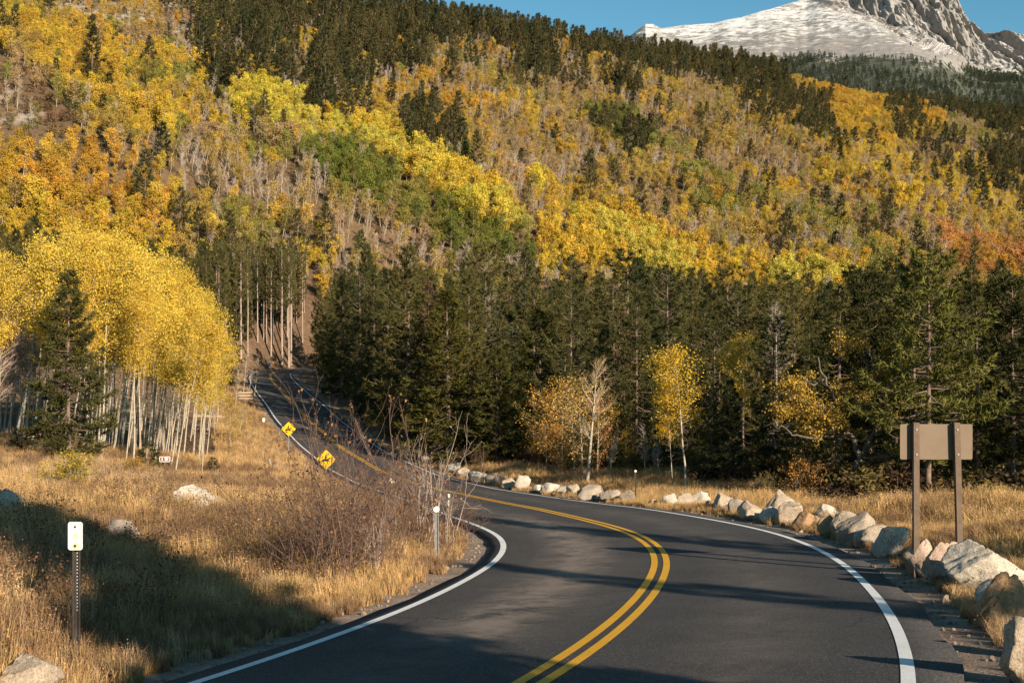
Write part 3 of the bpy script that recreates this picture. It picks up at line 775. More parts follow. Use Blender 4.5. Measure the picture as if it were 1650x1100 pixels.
print('hill', len(asp), len(bare), len(con_h), len(brush))
N_ASP, N_BARE, N_CON = 225, 120, 70
for n_, i in enumerate(asp[:N_ASP]):
    pr = (P_HILLASP if kind[i] == 0 else P_HILLTHIN); nm = NAMES.get(pal[i], 'yellow')
    w = 'aspen tree' if kind[i] == 0 else 'aspen tree with thinning leaves'
    plant(pr[n_ % len(pr)], 'aspen_tree', f'{nm} {w} on the lower mountainside above the dark conifers', 'aspen', (hx[i], hy[i], hz[i] - .15), ht[i], HT[i],
          f'{nm} aspens{"" if kind[i] == 0 else " thinning"} low on the mountainside', lean=(random.gauss(0, .04), random.gauss(.05, .04)))
BT = np.array([.40, .30, .24])
for n_, i in enumerate(bare[:N_BARE]):
    plant(P_BARE[n_ % 5], 'leafless_aspen', 'leafless pale aspen with grey twigs low on the mountainside', 'aspen', (hx[i], hy[i], hz[i] - .15), ht[i], BT * random.uniform(.75, 1.15),
          'leafless aspens low on the mountainside', lean=(random.gauss(0, .05), random.gauss(.08, .05)))
for n_, i in enumerate(con_h[:N_CON]):
    plant(P_FARCON[n_ % 5], 'conifer_tree', 'small dark conifer standing among the aspens on the mountainside', 'conifer', (hx[i], hy[i], hz[i] - .15), ht[i], con_tint(1)[0],
          'conifers among the aspens on the mountainside')
ix = np.array(asp[N_ASP:]); full = ix[kind[ix] == 0]; thin = ix[kind[ix] == 1]
hill_scatter('aspen_forest', 'far yellow and orange aspen woods covering the mountainside', full, P_HILLASP, HT[full], 8.5)
hill_scatter('thinning_aspen_forest', 'far half bare aspen woods with pale trunks on the mountainside', thin, P_HILLTHIN, HT[thin], 8.5)
ix = np.array(bare[N_BARE:]); hill_scatter('leafless_aspen_forest', 'far grey leafless aspen woods in bands down the mountainside', ix, P_BARE, BT * rng.uniform(.7, 1.15, (len(ix), 1)), 8.0)
ix = np.array(con_h[N_CON:]); hill_scatter('conifer_forest', 'far dark conifer woods along the ridge and upper mountainside', ix, P_FARCON, con_tint(len(ix)), 12.0, 1.0)
ix = np.array(brush); ht[ix] = rng.uniform(.8, 2.5, len(ix))
hill_scatter('brush', 'low russet brush between the trees on the mountainside', ix, P_BRUSH, np.where(G1[ix][:, None] < .4, np.array([[.20, .115, .06]]), np.where(G1[ix][:, None] < .75, np.array([[.27, .18, .075]]), np.array([[.14, .125, .04]]))) * rng.uniform(.6, 1.3, (len(ix), 1)), 1.9)

# forest on the foot of the far mountain
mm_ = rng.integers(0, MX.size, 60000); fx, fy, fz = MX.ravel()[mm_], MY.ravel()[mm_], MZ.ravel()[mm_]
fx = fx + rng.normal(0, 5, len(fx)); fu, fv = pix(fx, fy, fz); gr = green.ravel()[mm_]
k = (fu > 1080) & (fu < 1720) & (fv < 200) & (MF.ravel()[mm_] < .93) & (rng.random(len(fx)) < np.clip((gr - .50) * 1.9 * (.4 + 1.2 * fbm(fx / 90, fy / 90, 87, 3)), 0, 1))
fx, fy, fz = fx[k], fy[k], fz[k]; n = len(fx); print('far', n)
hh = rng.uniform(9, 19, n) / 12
scatter('far_forest', 'dark conifer forest tinted bluish for haze on the foot of the snowy mountain', P_TINYCON, np.c_[fx, fy, fz - 1], np.c_[np.zeros((n, 2)), rng.uniform(0, 6.28, n)], np.c_[hh * 1.1, hh * 1.1, hh], con_tint(n) * np.array([.95, 1.25, 1.9]))  # blue shift paints distance haze into the needle colour

# ------------------------------------------------------------------ trees around the road
P_BARENEAR = make(3, 'bare_roadside_aspen', bare_aspen, M_ASPEN, M_TWIG, 8.0, nb=46, nt=26, tw=.016, cb=.3, cr=1.5, lean=.04, tlen=.5)
P_WHITE = make(1, 'white_aspen', bare_aspen, M_ASPEN, M_TWIG, 8.0, nb=30, nt=30, tw=.018, cb=.36, cr=2.3, lean=.02, tlen=.75, r0=.15, steep=(38, 66))[0]
P_SPARSE = make(3, 'sparse_aspen', aspen, M_ASPEN, M_LEAF, 6.0, cb=.12, cr=1.6, nleaf=1900, leaf=.10, nb=26, r0=.05, spread=.3)
P_YOUNG = make(2, 'young_pine', conifer, M_BARK, M_NEEDLE, 2.0, r=.75, clear=.04, nb=34, tw=9, nk=10, nl=.17, nw=.03)
P_BROAD = make(2, 'broad_pine', conifer, M_BARK, M_NEEDLE, 11.0, r=2.9, clear=.22, nb=125, tw=18, nk=15, nl=.27, nw=.06, round_=.75, lumpy=.65, power=.7, dead=.1)

P_DENSE = make(3, 'dense_fir', conifer, M_BARK, M_NEEDLE, 10.0, r=2.5, clear=.02, nb=150, tw=15, nk=13, nl=.28, nw=.055, lumpy=.5)
OLIVE = np.array([.070, .062, .018])
def ctint(k=1.0):
    t = random.random(); return (np.array([.13, .105, .032]) * t + np.array([.046, .052, .021]) * (1 - t)) * k

VT = np.array([(440, 430), (500, 428), (600, 428), (700, 440), (760, 452), (880, 440), (1000, 445), (1030, 428), (1060, 445), (1100, 440), (1200, 450), (1350, 474), (1400, 452), (1480, 440), (1560, 455), (1650, 450), (1800, 450)], float)
FRONT = np.array([(400, 60), (640, 60), (700, 84), (780, 82), (870, 78), (950, 74), (1000, 70), (1100, 64), (1250, 55), (1340, 50), (1450, 47), (1650, 44), (1800, 43)], float)
bx, by = [], []
y = 52.0
while y < 285:
    st = 4.0 + .008 * y
    x = np.arange(-.24 * y, .50 * y, st); bx.append(x + rng.uniform(-1.5, 1.5, len(x))); by.append(y + rng.uniform(-1.5, 1.5, len(x))); y += st
bx = np.concatenate(bx); by = np.concatenate(by); bd, bs = road_dist(bx, by); bz = ground(bx, by); bu = 825 + bx / by * F
ok = (bs > 0) & (bd > np.interp(by, [60, 90, 200], [9, 6.2, 5.4])) & (by > np.interp(bu, FRONT[:, 0], FRONT[:, 1])) & (bu > 440) & (bu < 1720) & ~((by > 225) & (bx < 10))
ok &= rng.random(len(bx)) < .93
bx, by, bz, bu = bx[ok], by[ok], bz[ok], bu[ok]
bh = np.clip((VH - np.interp(bu, VT[:, 0], VT[:, 1])) / F * by - bz + np.where(rng.random(len(bx)) < .18, rng.uniform(.3, 2.6, len(bx)), rng.uniform(-7.5, .2, len(bx))), 5, 19)
bdd = bd[ok]; edge_t = (bdd < 15) & (by > 84)
bh = np.where(edge_t, np.maximum(bh, rng.uniform(11.5, 17.5, len(bx))), bh)
bh = np.where((by < 110) & ~edge_t, np.minimum(bh, rng.uniform(7.0, 15.5, len(bx))), bh)
o_ = np.argsort(by); NB = 175
print('belt', len(bx))
areas = [(620, 'where the road climbs away'), (800, 'beyond the boulders at the bend'), (1000, 'behind the bare white aspen'), (1250, 'behind the yellow roadside aspen'), (1450, 'behind the leaning cottonwood'), (9999, 'behind the brown sign')]
for n_, i in enumerate(o_[:NB]):
    pine = rng.random() < .35; pr = P_PINE if pine else P_FIR
    where = next(a for lim, a in areas if bu[i] < lim)
    size = 'tall' if bh[i] > 12.5 else ('short' if bh[i] < 9 else 'medium')
    plant(pr[rng.integers(0, len(pr))], 'pine_tree' if pine else 'fir_tree', f'{size} dark green {"pine" if pine else "fir"} in the thick conifer belt {where}', 'conifer',
          (bx[i], by[i], bz[i] - .1), bh[i], ctint(), f'{size} {"pines" if pine else "firs"} {where}', sx=random.uniform(.68, 1.12))
ix = o_[NB:]; n = len(ix); kk = bh[ix] / 13
scatter('valley_conifers', 'dense dark conifers filling the valley behind the front rows', P_FIR, np.c_[bx[ix], by[ix], bz[ix] - .1], np.c_[np.zeros((n, 2)), rng.uniform(0, 6.28, n)],
        np.c_[kk, kk, kk] * np.c_[rng.uniform(.62, 1.0, (n, 1)).repeat(2, 1), np.ones(n)], np.stack([ctint() for _ in range(n)]))

def up(u, y, vtop):
    p = at_depth(u, y); return p, (VH - vtop) / F * y - p[2]
def one(pr, name, label, cat, u, y, vtop, tint, **k):
    p, h = up(u, y, vtop); return plant(pr, name, label, cat, p - [0, 0, .08], h, tint, **k)
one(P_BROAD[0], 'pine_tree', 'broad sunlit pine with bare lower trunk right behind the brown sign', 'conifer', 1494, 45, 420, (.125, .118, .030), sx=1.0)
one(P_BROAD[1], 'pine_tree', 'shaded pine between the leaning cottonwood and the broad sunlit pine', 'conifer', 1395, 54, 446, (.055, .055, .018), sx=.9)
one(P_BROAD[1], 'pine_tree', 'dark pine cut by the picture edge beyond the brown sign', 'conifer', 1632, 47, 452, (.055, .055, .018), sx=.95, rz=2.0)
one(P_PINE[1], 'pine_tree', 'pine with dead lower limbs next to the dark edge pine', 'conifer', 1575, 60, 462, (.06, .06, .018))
one(P_DENSE[1], 'fir_tree', 'broad bright fir leaning over the boulders before the road bend', 'conifer', 722, 86, 470, (.088, .078, .020), sx=1.25)
one(P_DENSE[2], 'fir_tree', 'bushy fir closest to the start of the boulder row', 'conifer', 800, 83, 560, (.080, .075, .022), sx=1.35)
one(P_DENSE[0], 'fir_tree', 'full green fir next to the orange thicket', 'conifer', 868, 86, 500, (.068, .068, .020), sx=1.2)
one(P_DENSE[1], 'fir_tree', 'dark fir standing in front of the second yellow aspen', 'conifer', 1176, 57, 612, (.036, .042, .018), sx=1.0)
one(P_FIR[4], 'spruce_tree', 'bluish grey spruce in the middle of the conifer belt', 'conifer', 842, 112, 468, (.060, .075, .050), sx=.9)
one(P_FIR[4], 'spruce_tree', 'pointed dark spruce rising above the belt against yellow aspens', 'conifer', 1030, 150, 418, (.035, .045, .026), sx=.9)
one(P_SNAG[0], 'dead_spruce', 'grey dead spruce with bare drooping twigs in the belt', 'dead tree', 788, 98, 464, (.27, .22, .19))
one(P_SNAG[1], 'dead_spruce', 'silvery dead spruce above the far road section', 'dead tree', 586, 152, 436, (.26, .22, .20))
one(P_SNAG[1], 'dead_spruce', 'pale dead spruce with a broken look above the cottonwood', 'dead tree', 1252, 92, 492, (.34, .28, .22))
one(P_FIR[2], 'dead_fir', 'small rust red dying fir in the belt', 'conifer', 1006, 96, 505, (.13, .060, .034), sx=.5)
one(P_FIR[3], 'dead_fir', 'brownish dying fir near the grey dead spruce', 'conifer', 690, 104, 455, (.11, .072, .038), sx=.7)
one(P_FARCON[1], 'fir_tree', 'lone dark fir standing on the open golden mountainside', 'conifer', 923, 380, 277, (.034, .040, .020), sx=1.5)
one(P_FARCON[2], 'fir_tree', 'slender dark fir just uphill of the lone mountainside fir', 'conifer', 853, 400, 268, (.036, .042, .020))
one(P_FARCON[3], 'fir_tree', 'small dark fir near the end of the yellow aspen band', 'conifer', 1024, 400, 304, (.036, .042, .022))
one(P_FARCON[0], 'fir_tree', 'dark fir between the lime yellow and golden aspens', 'conifer', 806, 430, 240, (.036, .042, .022), sx=1.2)

# lodgepole stand on the knoll above the far road bend
for n_ in range(64):
    u = 346 + 150 * ((n_ + random.random()) / 64); y = random.uniform(204, 240)
    p = at_depth(u, y)
    if road_dist(p[0:1], p[1:2])[0][0] < 9: y += 24; p = at_depth(u, y)
    h = (VH - random.uniform(378, 425)) / F * y - p[2]
    plant(P_POLE[n_ % 4], 'lodgepole_tree', 'tall lodgepole pine with bare pale trunk on the knoll above the far bend', 'conifer', p - [0, 0, .1], h, ctint(1.0), 'lodgepole pines on the knoll', sx=random.uniform(.52, .76))
# dark conifers that fill the slope behind the knoll
kx, ky = [], []
y = 222.0
while y < 400:
    x = np.arange(-.265 * y, -.165 * y, 4.2); kx.append(x + rng.uniform(-1.6, 1.6, len(x))); ky.append(y + rng.uniform(-1.6, 1.6, len(x))); y += 4.2
kx = np.concatenate(kx); ky = np.concatenate(ky); kd, _ = road_dist(kx, ky); kz = ground(kx, ky); ku, kvv = pix(kx, ky, kz)
kk_ = (kd > 10) & (kvv > 425) & (ku < 505); kx, ky, kz = kx[kk_], ky[kk_], kz[kk_]; n = len(kx)
kh = np.clip((VH - rng.uniform(382, 440, n)) / F * ky - kz, 5, 17)
scatter('knoll_conifers', 'dark conifers packed behind the pale trunks on the knoll', P_FIR, np.c_[kx, ky, kz - .1], np.c_[np.zeros((n, 2)), rng.uniform(0, 6.28, n)], np.c_[kh / 13 * .8, kh / 13 * .8, kh / 13], np.stack([ctint(.8) for _ in range(n)]))
# conifers behind the near aspens
for n_ in range(30):
    u = -30 + 400 * ((n_ + random.random()) / 30); y = random.uniform(125, 185); vt = np.interp(u, [0, 60, 150, 250, 350], [350, 345, 400, 375, 380]) + random.uniform(0, 45)
    p = at_depth(u, y); h = (VH - vt) / F * y - p[2]
    if road_dist(p[0:1], p[1:2])[0][0] < 8: continue
    plant(P_FIR[n_ % 5], 'fir_tree', 'dark fir showing behind the near golden aspen grove', 'conifer', p, h, ctint(.9), 'firs behind the near aspen grove', sx=.8)

# near golden aspen grove on the bank
TOPL = np.array([(-40, 400), (0, 398), (60, 392), (130, 400), (200, 412), (260, 436), (300, 462), (335, 500), (372, 540)], float)
ga = []
for n_ in range(130):
    u = -45 + 395 * ((n_ + random.random()) / 74) if n_ < 62 else random.uniform(120, 345)
    ga.append((u, random.uniform(53, 76) if n_ < 70 else random.uniform(66, 92)))
words = ['slender', 'leaning', 'straight', 'knotty', 'thin']
for n_, (u, y) in enumerate(sorted(ga)):
    p = at_depth(u, y)
    if road_dist(p[0:1], p[1:2])[0][0] < 7: continue
    lean = random.gauss(.085, .045); h = (VH - np.interp(u + 22, TOPL[:, 0], TOPL[:, 1]) - random.uniform(-14, 72)) / F * y - p[2]
    if u < 45 and random.random() < .65:
        plant(P_BARENEAR[n_ % 3], 'leafless_aspen', 'leafless brown aspen at the outer edge of the near grove', 'aspen', p, h * .72, (.30, .20, .16), 'leafless aspens at the grove edge', lean=(0, lean)); continue
    part = 'behind the dark pine' if u < 170 else ('by the small brown trail sign' if u < 290 else 'at the road end of the grove')
    ty = np.array([.68, .47, .07]) if random.random() < .75 else np.array([.62, .39, .055])
    plant(P_ASPEN[n_ % 6], 'aspen_tree', f'pale trunked golden aspen in the near grove {part}', 'aspen', p, h, ty * random.uniform(.85, 1.1), f'golden aspens {part}', lean=(random.gauss(0, .03), lean), sx=random.uniform(.7, 1.05))
one(P_DENSE[0], 'pine_tree', 'full dark pine standing in front of the golden aspen grove', 'conifer', 112, 51, 438, (.072, .066, .022), sx=1.0)
one(P_YOUNG[0], 'young_pine', 'small bushy young pine beside the brown trail sign', 'conifer', 238, 53, 712, (.05, .052, .02), sx=1.2)
one(P_YOUNG[1], 'young_pine', 'low dark young pine at the edge of the leafless aspens', 'conifer', 30, 56, 690, (.045, .05, .02), sx=1.3)
one(P_YOUNG[0], 'young_pine', 'knee high young pine among the grove trunks', 'conifer', 342, 58, 735, (.05, .05, .02))
for n_, (u, y, vt) in enumerate([(392, 150, 560), (410, 148, 575), (378, 120, 590), (350, 105, 585), (385, 95, 640), (402, 160, 590)]):
    one(P_BARENEAR[n_ % 3], 'leafless_aspen', f'{["grey", "forked", "short", "spreading", "brownish", "pale"][n_]} leafless sapling on the bank beside the climbing road', 'aspen', u, y, vt, (.32, .23, .17), lean=(0, .12))
for n_, (u, y, vt) in enumerate([(330, 100, 600), (372, 84, 640), (398, 100, 655), (300, 110, 570), (350, 128, 580)]):
    one(P_SPARSE[n_ % 3], 'sparse_aspen', f'{["olive", "yellowing", "low golden", "tall olive", "brownish"][n_]} half bare sapling on the bank past the grove', 'aspen', u, y, vt, [(.30, .24, .04), (.42, .29, .04), (.5, .3, .03), (.32, .25, .05), (.3, .18, .06)][n_])

# aspens and thicket along the far side of the road
p = hit(946, 782); h = (782 - 596) / F * p[1]
plant(P_WHITE, 'leafless_aspen', 'bare white aspen standing alone beyond the boulder row', 'aspen', p, h, (.46, .33, .18), rz=1.0, lean=(0, .05), sx=1.0)
p = hit(979, 780); plant(P_BARENEAR[2], 'leafless_aspen', 'thin crooked bare sapling next to the lone white aspen', 'aspen', p, (780 - 690) / F * p[1], (.5, .4, .28), lean=(0, .16), sx=.7)
thick = [(882, 762, 640, 'orange'), (905, 765, 625, 'amber'), (925, 768, 645, 'pale orange'), (962, 770, 650, 'russet'), (984, 768, 660, 'dull gold'), (1008, 768, 700, 'small amber'), (868, 758, 690, 'low russet'), (900, 770, 690, 'bushy orange'), (938, 776, 622, 'pale gold')]
for n_, (u, vb, vt, w) in enumerate(thick):
    p = hit(u, vb); plant(P_SPARSE[n_ % 3], 'sparse_aspen', f'{w} half bare aspen sapling in the thicket by the white aspen', 'aspen', p, (vb - vt) / F * p[1] * 1.03, [(.50, .27, .06), (.48, .26, .05), (.52, .32, .10), (.42, .19, .06), (.5, .31, .05), (.52, .32, .04), (.38, .17, .06), (.5, .26, .06), (.55, .36, .10)][n_] , sx=1.15)
one(P_ASPEN[2], 'aspen_tree', 'bright yellow aspen glowing against the dark conifers', 'aspen', 1106, 53, 572, (.64, .41, .045), sx=1.5)
one(P_ASPEN[3], 'aspen_tree', 'short yellow aspen leaning from the glowing aspen', 'aspen', 1085, 54, 625, (.60, .36, .03), lean=(0, -.1))
one(P_ASPEN[4], 'aspen_tree', 'second yellow aspen topping the dark fir', 'aspen', 1188, 60, 552, (.58, .38, .05), sx=1.1)
for n_, (u, vb, vt) in enumerate([(1040, 772, 690), (1062, 772, 700), (1055, 770, 720)]):
    p = hit(u, vb); plant(P_BARENEAR[n_], 'leafless_aspen', f'{["grey", "brushy", "short grey"][n_]} leafless sapling between the thicket and the glowing aspen', 'aspen', p, (vb - vt) / F * p[1], (.36, .29, .25))

# golden cottonwood with a crooked leaning trunk
def cottonwood():
    W, Cn = MB(), MB(); rg = np.random.default_rng(5); Y = 49.0
    def q(u, v, dy=0): return np.array([(u - 825) / F * (Y + dy), Y + dy, (VH - v) / F * (Y + dy)])
    base = hit(1328, 812); Y = base[1]
    def limb(pts, r0, r1):
        P = np.array([q(*a) for a in pts]); d = np.linspace(0, 1, len(P)); t = np.linspace(0, 1, len(P) * 4)
        S = np.stack([np.interp(t, d, P[:, k]) for k in range(3)], 1); S[1:-1] += rg.normal(0, .05, S[1:-1].shape)
        W.add(*tube(S - base, np.linspace(r0, r1, len(S)), 6)); return S - base
    limb([(1325, 815, 0), (1352, 785, 0), (1378, 752, .2), (1388, 735, .4), (1372, 700, .3), (1352, 660, .2), (1330, 610, 0), (1318, 575, -.3)], .17, .03)
    tips = [limb([(1388, 735, .4), (1412, 690, .5), (1420, 640, .3), (1408, 590, .2), (1385, 545, .1)], .09, .015), limb([(1372, 700, .3), (1335, 702, -.5), (1290, 705, -1), (1258, 690, -1.2), (1240, 697, -1.2)], .06, .012),
            limb([(1352, 660, .2), (1318, 655, -.6), (1280, 640, -1), (1255, 632, -1)], .06, .012), limb([(1330, 610, 0), (1310, 622, -.4), (1290, 610, -.6)], .04, .01),
            limb([(1388, 735, .4), (1425, 738, -.4), (1450, 725, -.7), (1462, 705, -.8)], .05, .01), limb([(1352, 660, .2), (1375, 640, -.5), (1398, 655, -.7), (1430, 648, -.7)], .05, .01), limb([(1420, 640, .3), (1440, 610, -.2), (1446, 575, -.3)], .04, .01)]
    blobs = [(1290, 645, -.8, 28, 1000), (1325, 668, -.6, 24, 700), (1262, 655, -1, 16, 350), (1345, 690, -.4, 14, 250), (1285, 622, -.8, 14, 260), (1420, 605, .1, 18, 360), (1400, 640, -.3, 18, 330), (1350, 560, .2, 14, 240), (1382, 548, .1, 12, 200), (1430, 570, 0, 14, 220), (1310, 690, -.6, 16, 300), (1440, 660, -.5, 12, 130), (1360, 625, 0, 16, 200)]
    for u, v, dy, rad, m in blobs:
        c = q(u, v, dy) - base; rr = rad / F * Y; nsub = 7
        sub = c + rg.normal(0, rr * .6, (nsub, 3)); m = int(m * 1.5); L = sub[rg.integers(0, nsub, m)] + rg.normal(0, rr * .36, (m, 3))
        V, Fc = leaves(L, .08, rg); Cn.add(V, Fc, np.clip(rg.normal(.5, .22, m), 0, 1))
        for s_ in sub: W.add(*tube(np.stack([c, s_ + rg.normal(0, .1, 3)]), [.014, .005], 3))
    for t in tips:
        for k in range(10):
            a = t[rg.integers(3, len(t))]; W.add(*tube(np.stack([a, a + norm(rg.normal(0, 1, 3)) * .3, a + norm(rg.normal(0, 1, 3)) * .55]), [.012, .008, .004], 3))
    e = empty('cottonwood_tree', base.tolist()); tag(e, 'golden cottonwood with crooked leaning grey trunk between conifers', 'cottonwood')
    link('trunk', W.mesh('cottonwood_trunk', plain('cottonwood_bark_shaded', (.13, .105, .085), .9, 0, .4, 6, .3), True), e); c = link('crown', Cn.mesh('cottonwood_crown', M_LEAF), e); c['tint'] = [.44, .275, .05]  # bark colour darkened to put shade on the trunk
cottonwood()

# trees beside and behind the camera position whose shadows reach the road and the bank
def shade_tree(pr, name, label, x, y, h, sx=1.0, rz=.4):
    plant(pr, name, label, 'conifer', (x, y, float(ground(x, y)) - .1), h, (.055, .055, .02), sx=sx, rz=rz)
P_ROUND = make(2, 'round_pine', conifer, M_BARK, M_NEEDLE, 11.5, r=2.0, clear=.12, nb=170, tw=17, nk=15, nl=.3, nw=.07, round_=.85, lumpy=.3, power=.6)
shade_tree(P_ROUND[0], 'pine_tree', 'round topped pine outside the view shading the grassy bank', 6.5, .3, 11.6, .98)
shade_tree(P_ROUND[1], 'pine_tree', 'second round topped pine outside the view shading the bank', 7.3, -1.0, 12.2, .92)
shade_tree(P_DENSE[2], 'fir_tree', 'dense low fir outside the view shading the near lane', 5.3, 1.6, 8.6, 1.0)
P_THIN = make(2, 'slim_fir', conifer, M_BARK, M_NEEDLE, 13.0, r=1.25, clear=.2, nb=110, tw=12, nk=11, nl=.3, nw=.065, power=.55)
shade_tree(P_THIN[0], 'fir_tree', 'slim fir outside the view casting the nearer streak on the road', 15.6, .2, 9.8, 1.0)
shade_tree(P_THIN[1], 'fir_tree', 'slim fir outside the view casting the farther streak on the road', 17.8, 7.4, 11.2, .85)
for n_ in range(22):
    y = random.uniform(34, 66); x = .434 * y + random.uniform(4.5, 26)
    plant(P_FIR[n_ % 5], 'fir_tree', 'fir of the same belt just outside the view past the brown sign', 'conifer', (x, y, float(ground(x, y)) - .1), random.uniform(8.5, 13), ctint(), 'firs just outside the view', sx=1.1)

# ------------------------------------------------------------------ boulders
def m_granite(name, a, b_, c_, lichen=.0):
    m, nt, b = mat(name)
    oi = N(nt, 'ShaderNodeTexCoord')
    n1 = noise_tex(nt, 2.2, 8, .7); n2 = noise_tex(nt, 38, 4, .8); n3 = noise_tex(nt, 1.1, 5, .65, dist=.8); n4 = noise_tex(nt, 7, 6, .7)
    c = ramp(nt, n1.outputs['Fac'], [(.3, a), (.55, b_), (.75, c_)])
    c = mixc(nt, c, ramp(nt, n2.outputs['Fac'], [(.35, (.62, .6, .6)), (.65, (1.25, 1.25, 1.22))]), 1.0, 'MULTIPLY')
    st = ramp(nt, n3.outputs['Fac'], [(.56, (0, 0, 0)), (.72, (.7, .7, .7))])
    c = mixc(nt, c, (.34, .19, .085), st)
    dk = ramp(nt, n4.outputs['Fac'], [(.60, (0, 0, 0)), (.74, (.75, .75, .75))])
    c = mixc(nt, c, (.085, .075, .065), dk)
    nt.links.new(c, b.inputs['Base Color']); b.inputs['Roughness'].default_value = .9; b.inputs['Specular IOR Level'].default_value = .15
    bump(nt, b, n1.outputs['Fac'], .8, .09)
    bp = N(nt, 'ShaderNodeBump'); bp.inputs['Strength'].default_value = .7; bp.inputs['Distance'].default_value = .015
    nt.links.new(n2.outputs['Fac'], bp.inputs['Height']); nt.links.new(b.inputs['Normal'].links[0].from_socket, bp.inputs['Normal']); nt.links.new(bp.outputs[0], b.inputs['Normal'])
    return m
G_WHITE = m_granite('white_granite', (.38, .325, .26), (.54, .47, .385), (.63, .57, .49))
G_TAN = m_granite('tan_granite', (.33, .25, .18), (.48, .38, .28), (.58, .50, .40))
G_PINK = m_granite('pink_granite', (.36, .24, .18), (.52, .37, .28), (.60, .48, .39))
G_RUST = m_granite('rusty_granite', (.30, .17, .09), (.42, .26, .14), (.50, .36, .23))
G_GREY = m_granite('grey_granite', (.26, .205, .155), (.39, .315, .245), (.50, .42, .34))

def rock_mesh(seed, sub=4, cuts=17, sharp=.75):
    rg = np.random.default_rng(seed); bm = bmesh.new(); bmesh.ops.create_icosphere(bm, subdivisions=sub, radius=1.0)
    bm.verts.ensure_lookup_table(); V = np.array([v.co[:] for v in bm.verts]); Fc = np.array([[v.index for v in f.verts] for f in bm.faces]); bm.free()
    for k in range(cuts):
        n = norm(rg.normal(size=3)); d = rg.uniform(.50, .86); h = V @ n - d; V = V - np.where(h > 0, h, 0)[:, None] * n
    q = V * 1.7 + rg.uniform(0, 50, 3)
    V = V * (1 + .15 * (fbm(q[:, 0] + q[:, 2] * .7, q[:, 1] - q[:, 2] * .6, seed % 97, 4) - .5) - .10 * smooth(.86, .99, 1 - np.abs(2 * fbm(q[:, 0] * 1.1 - q[:, 2], q[:, 1] * 1.1 + q[:, 2] * .8, seed % 71, 3) - 1)) + .08 * (fbm(q[:, 0] * 4, q[:, 1] * 4 + q[:, 2] * 4, seed % 89, 3) - .5))[:, None]
    lo, hi = V.min(0), V.max(0)
    return (V - (lo + hi) / 2) / (hi - lo), Fc
def boulder(u0, u1, v0, v1, m, label, group, seed, depth=1.0, tilt=0.0, cat='boulder', name='boulder', back=0.0, sub=4, peak=0.0, k=1.0):
    p = hit((u0 + u1) / 2, v1); y = p[1] + back
    w = (u1 - u0) / F * y * 1.16 * k; h = (v1 - v0) / F * y * 1.38 * k
    V, Fc = rock_mesh(seed, sub)
    if peak:
        s = 1 - peak * smooth(-.1, .5, V[:, 2]); V[:, 0] *= s; V[:, 1] *= s
    dp = w * depth * .8; V = V * [w, dp, h]
    if tilt: V = V @ np.array(Matrix.Rotation(tilt, 3, 'Y').transposed())
    V[:, 2] += h * .5 - h * .17
    b = MB(); b.add(V, Fc); me = b.mesh(name, m, True)
    x = (((u0 + u1) / 2) - 825) / F * y
    o = link(name, me, None, (x, y + dp * .38, float(min(ground(x, y), ground(x, y + dp * .4))))); tag(o, label, cat, group); return o
ROW = 'boulders lining the outer road edge'
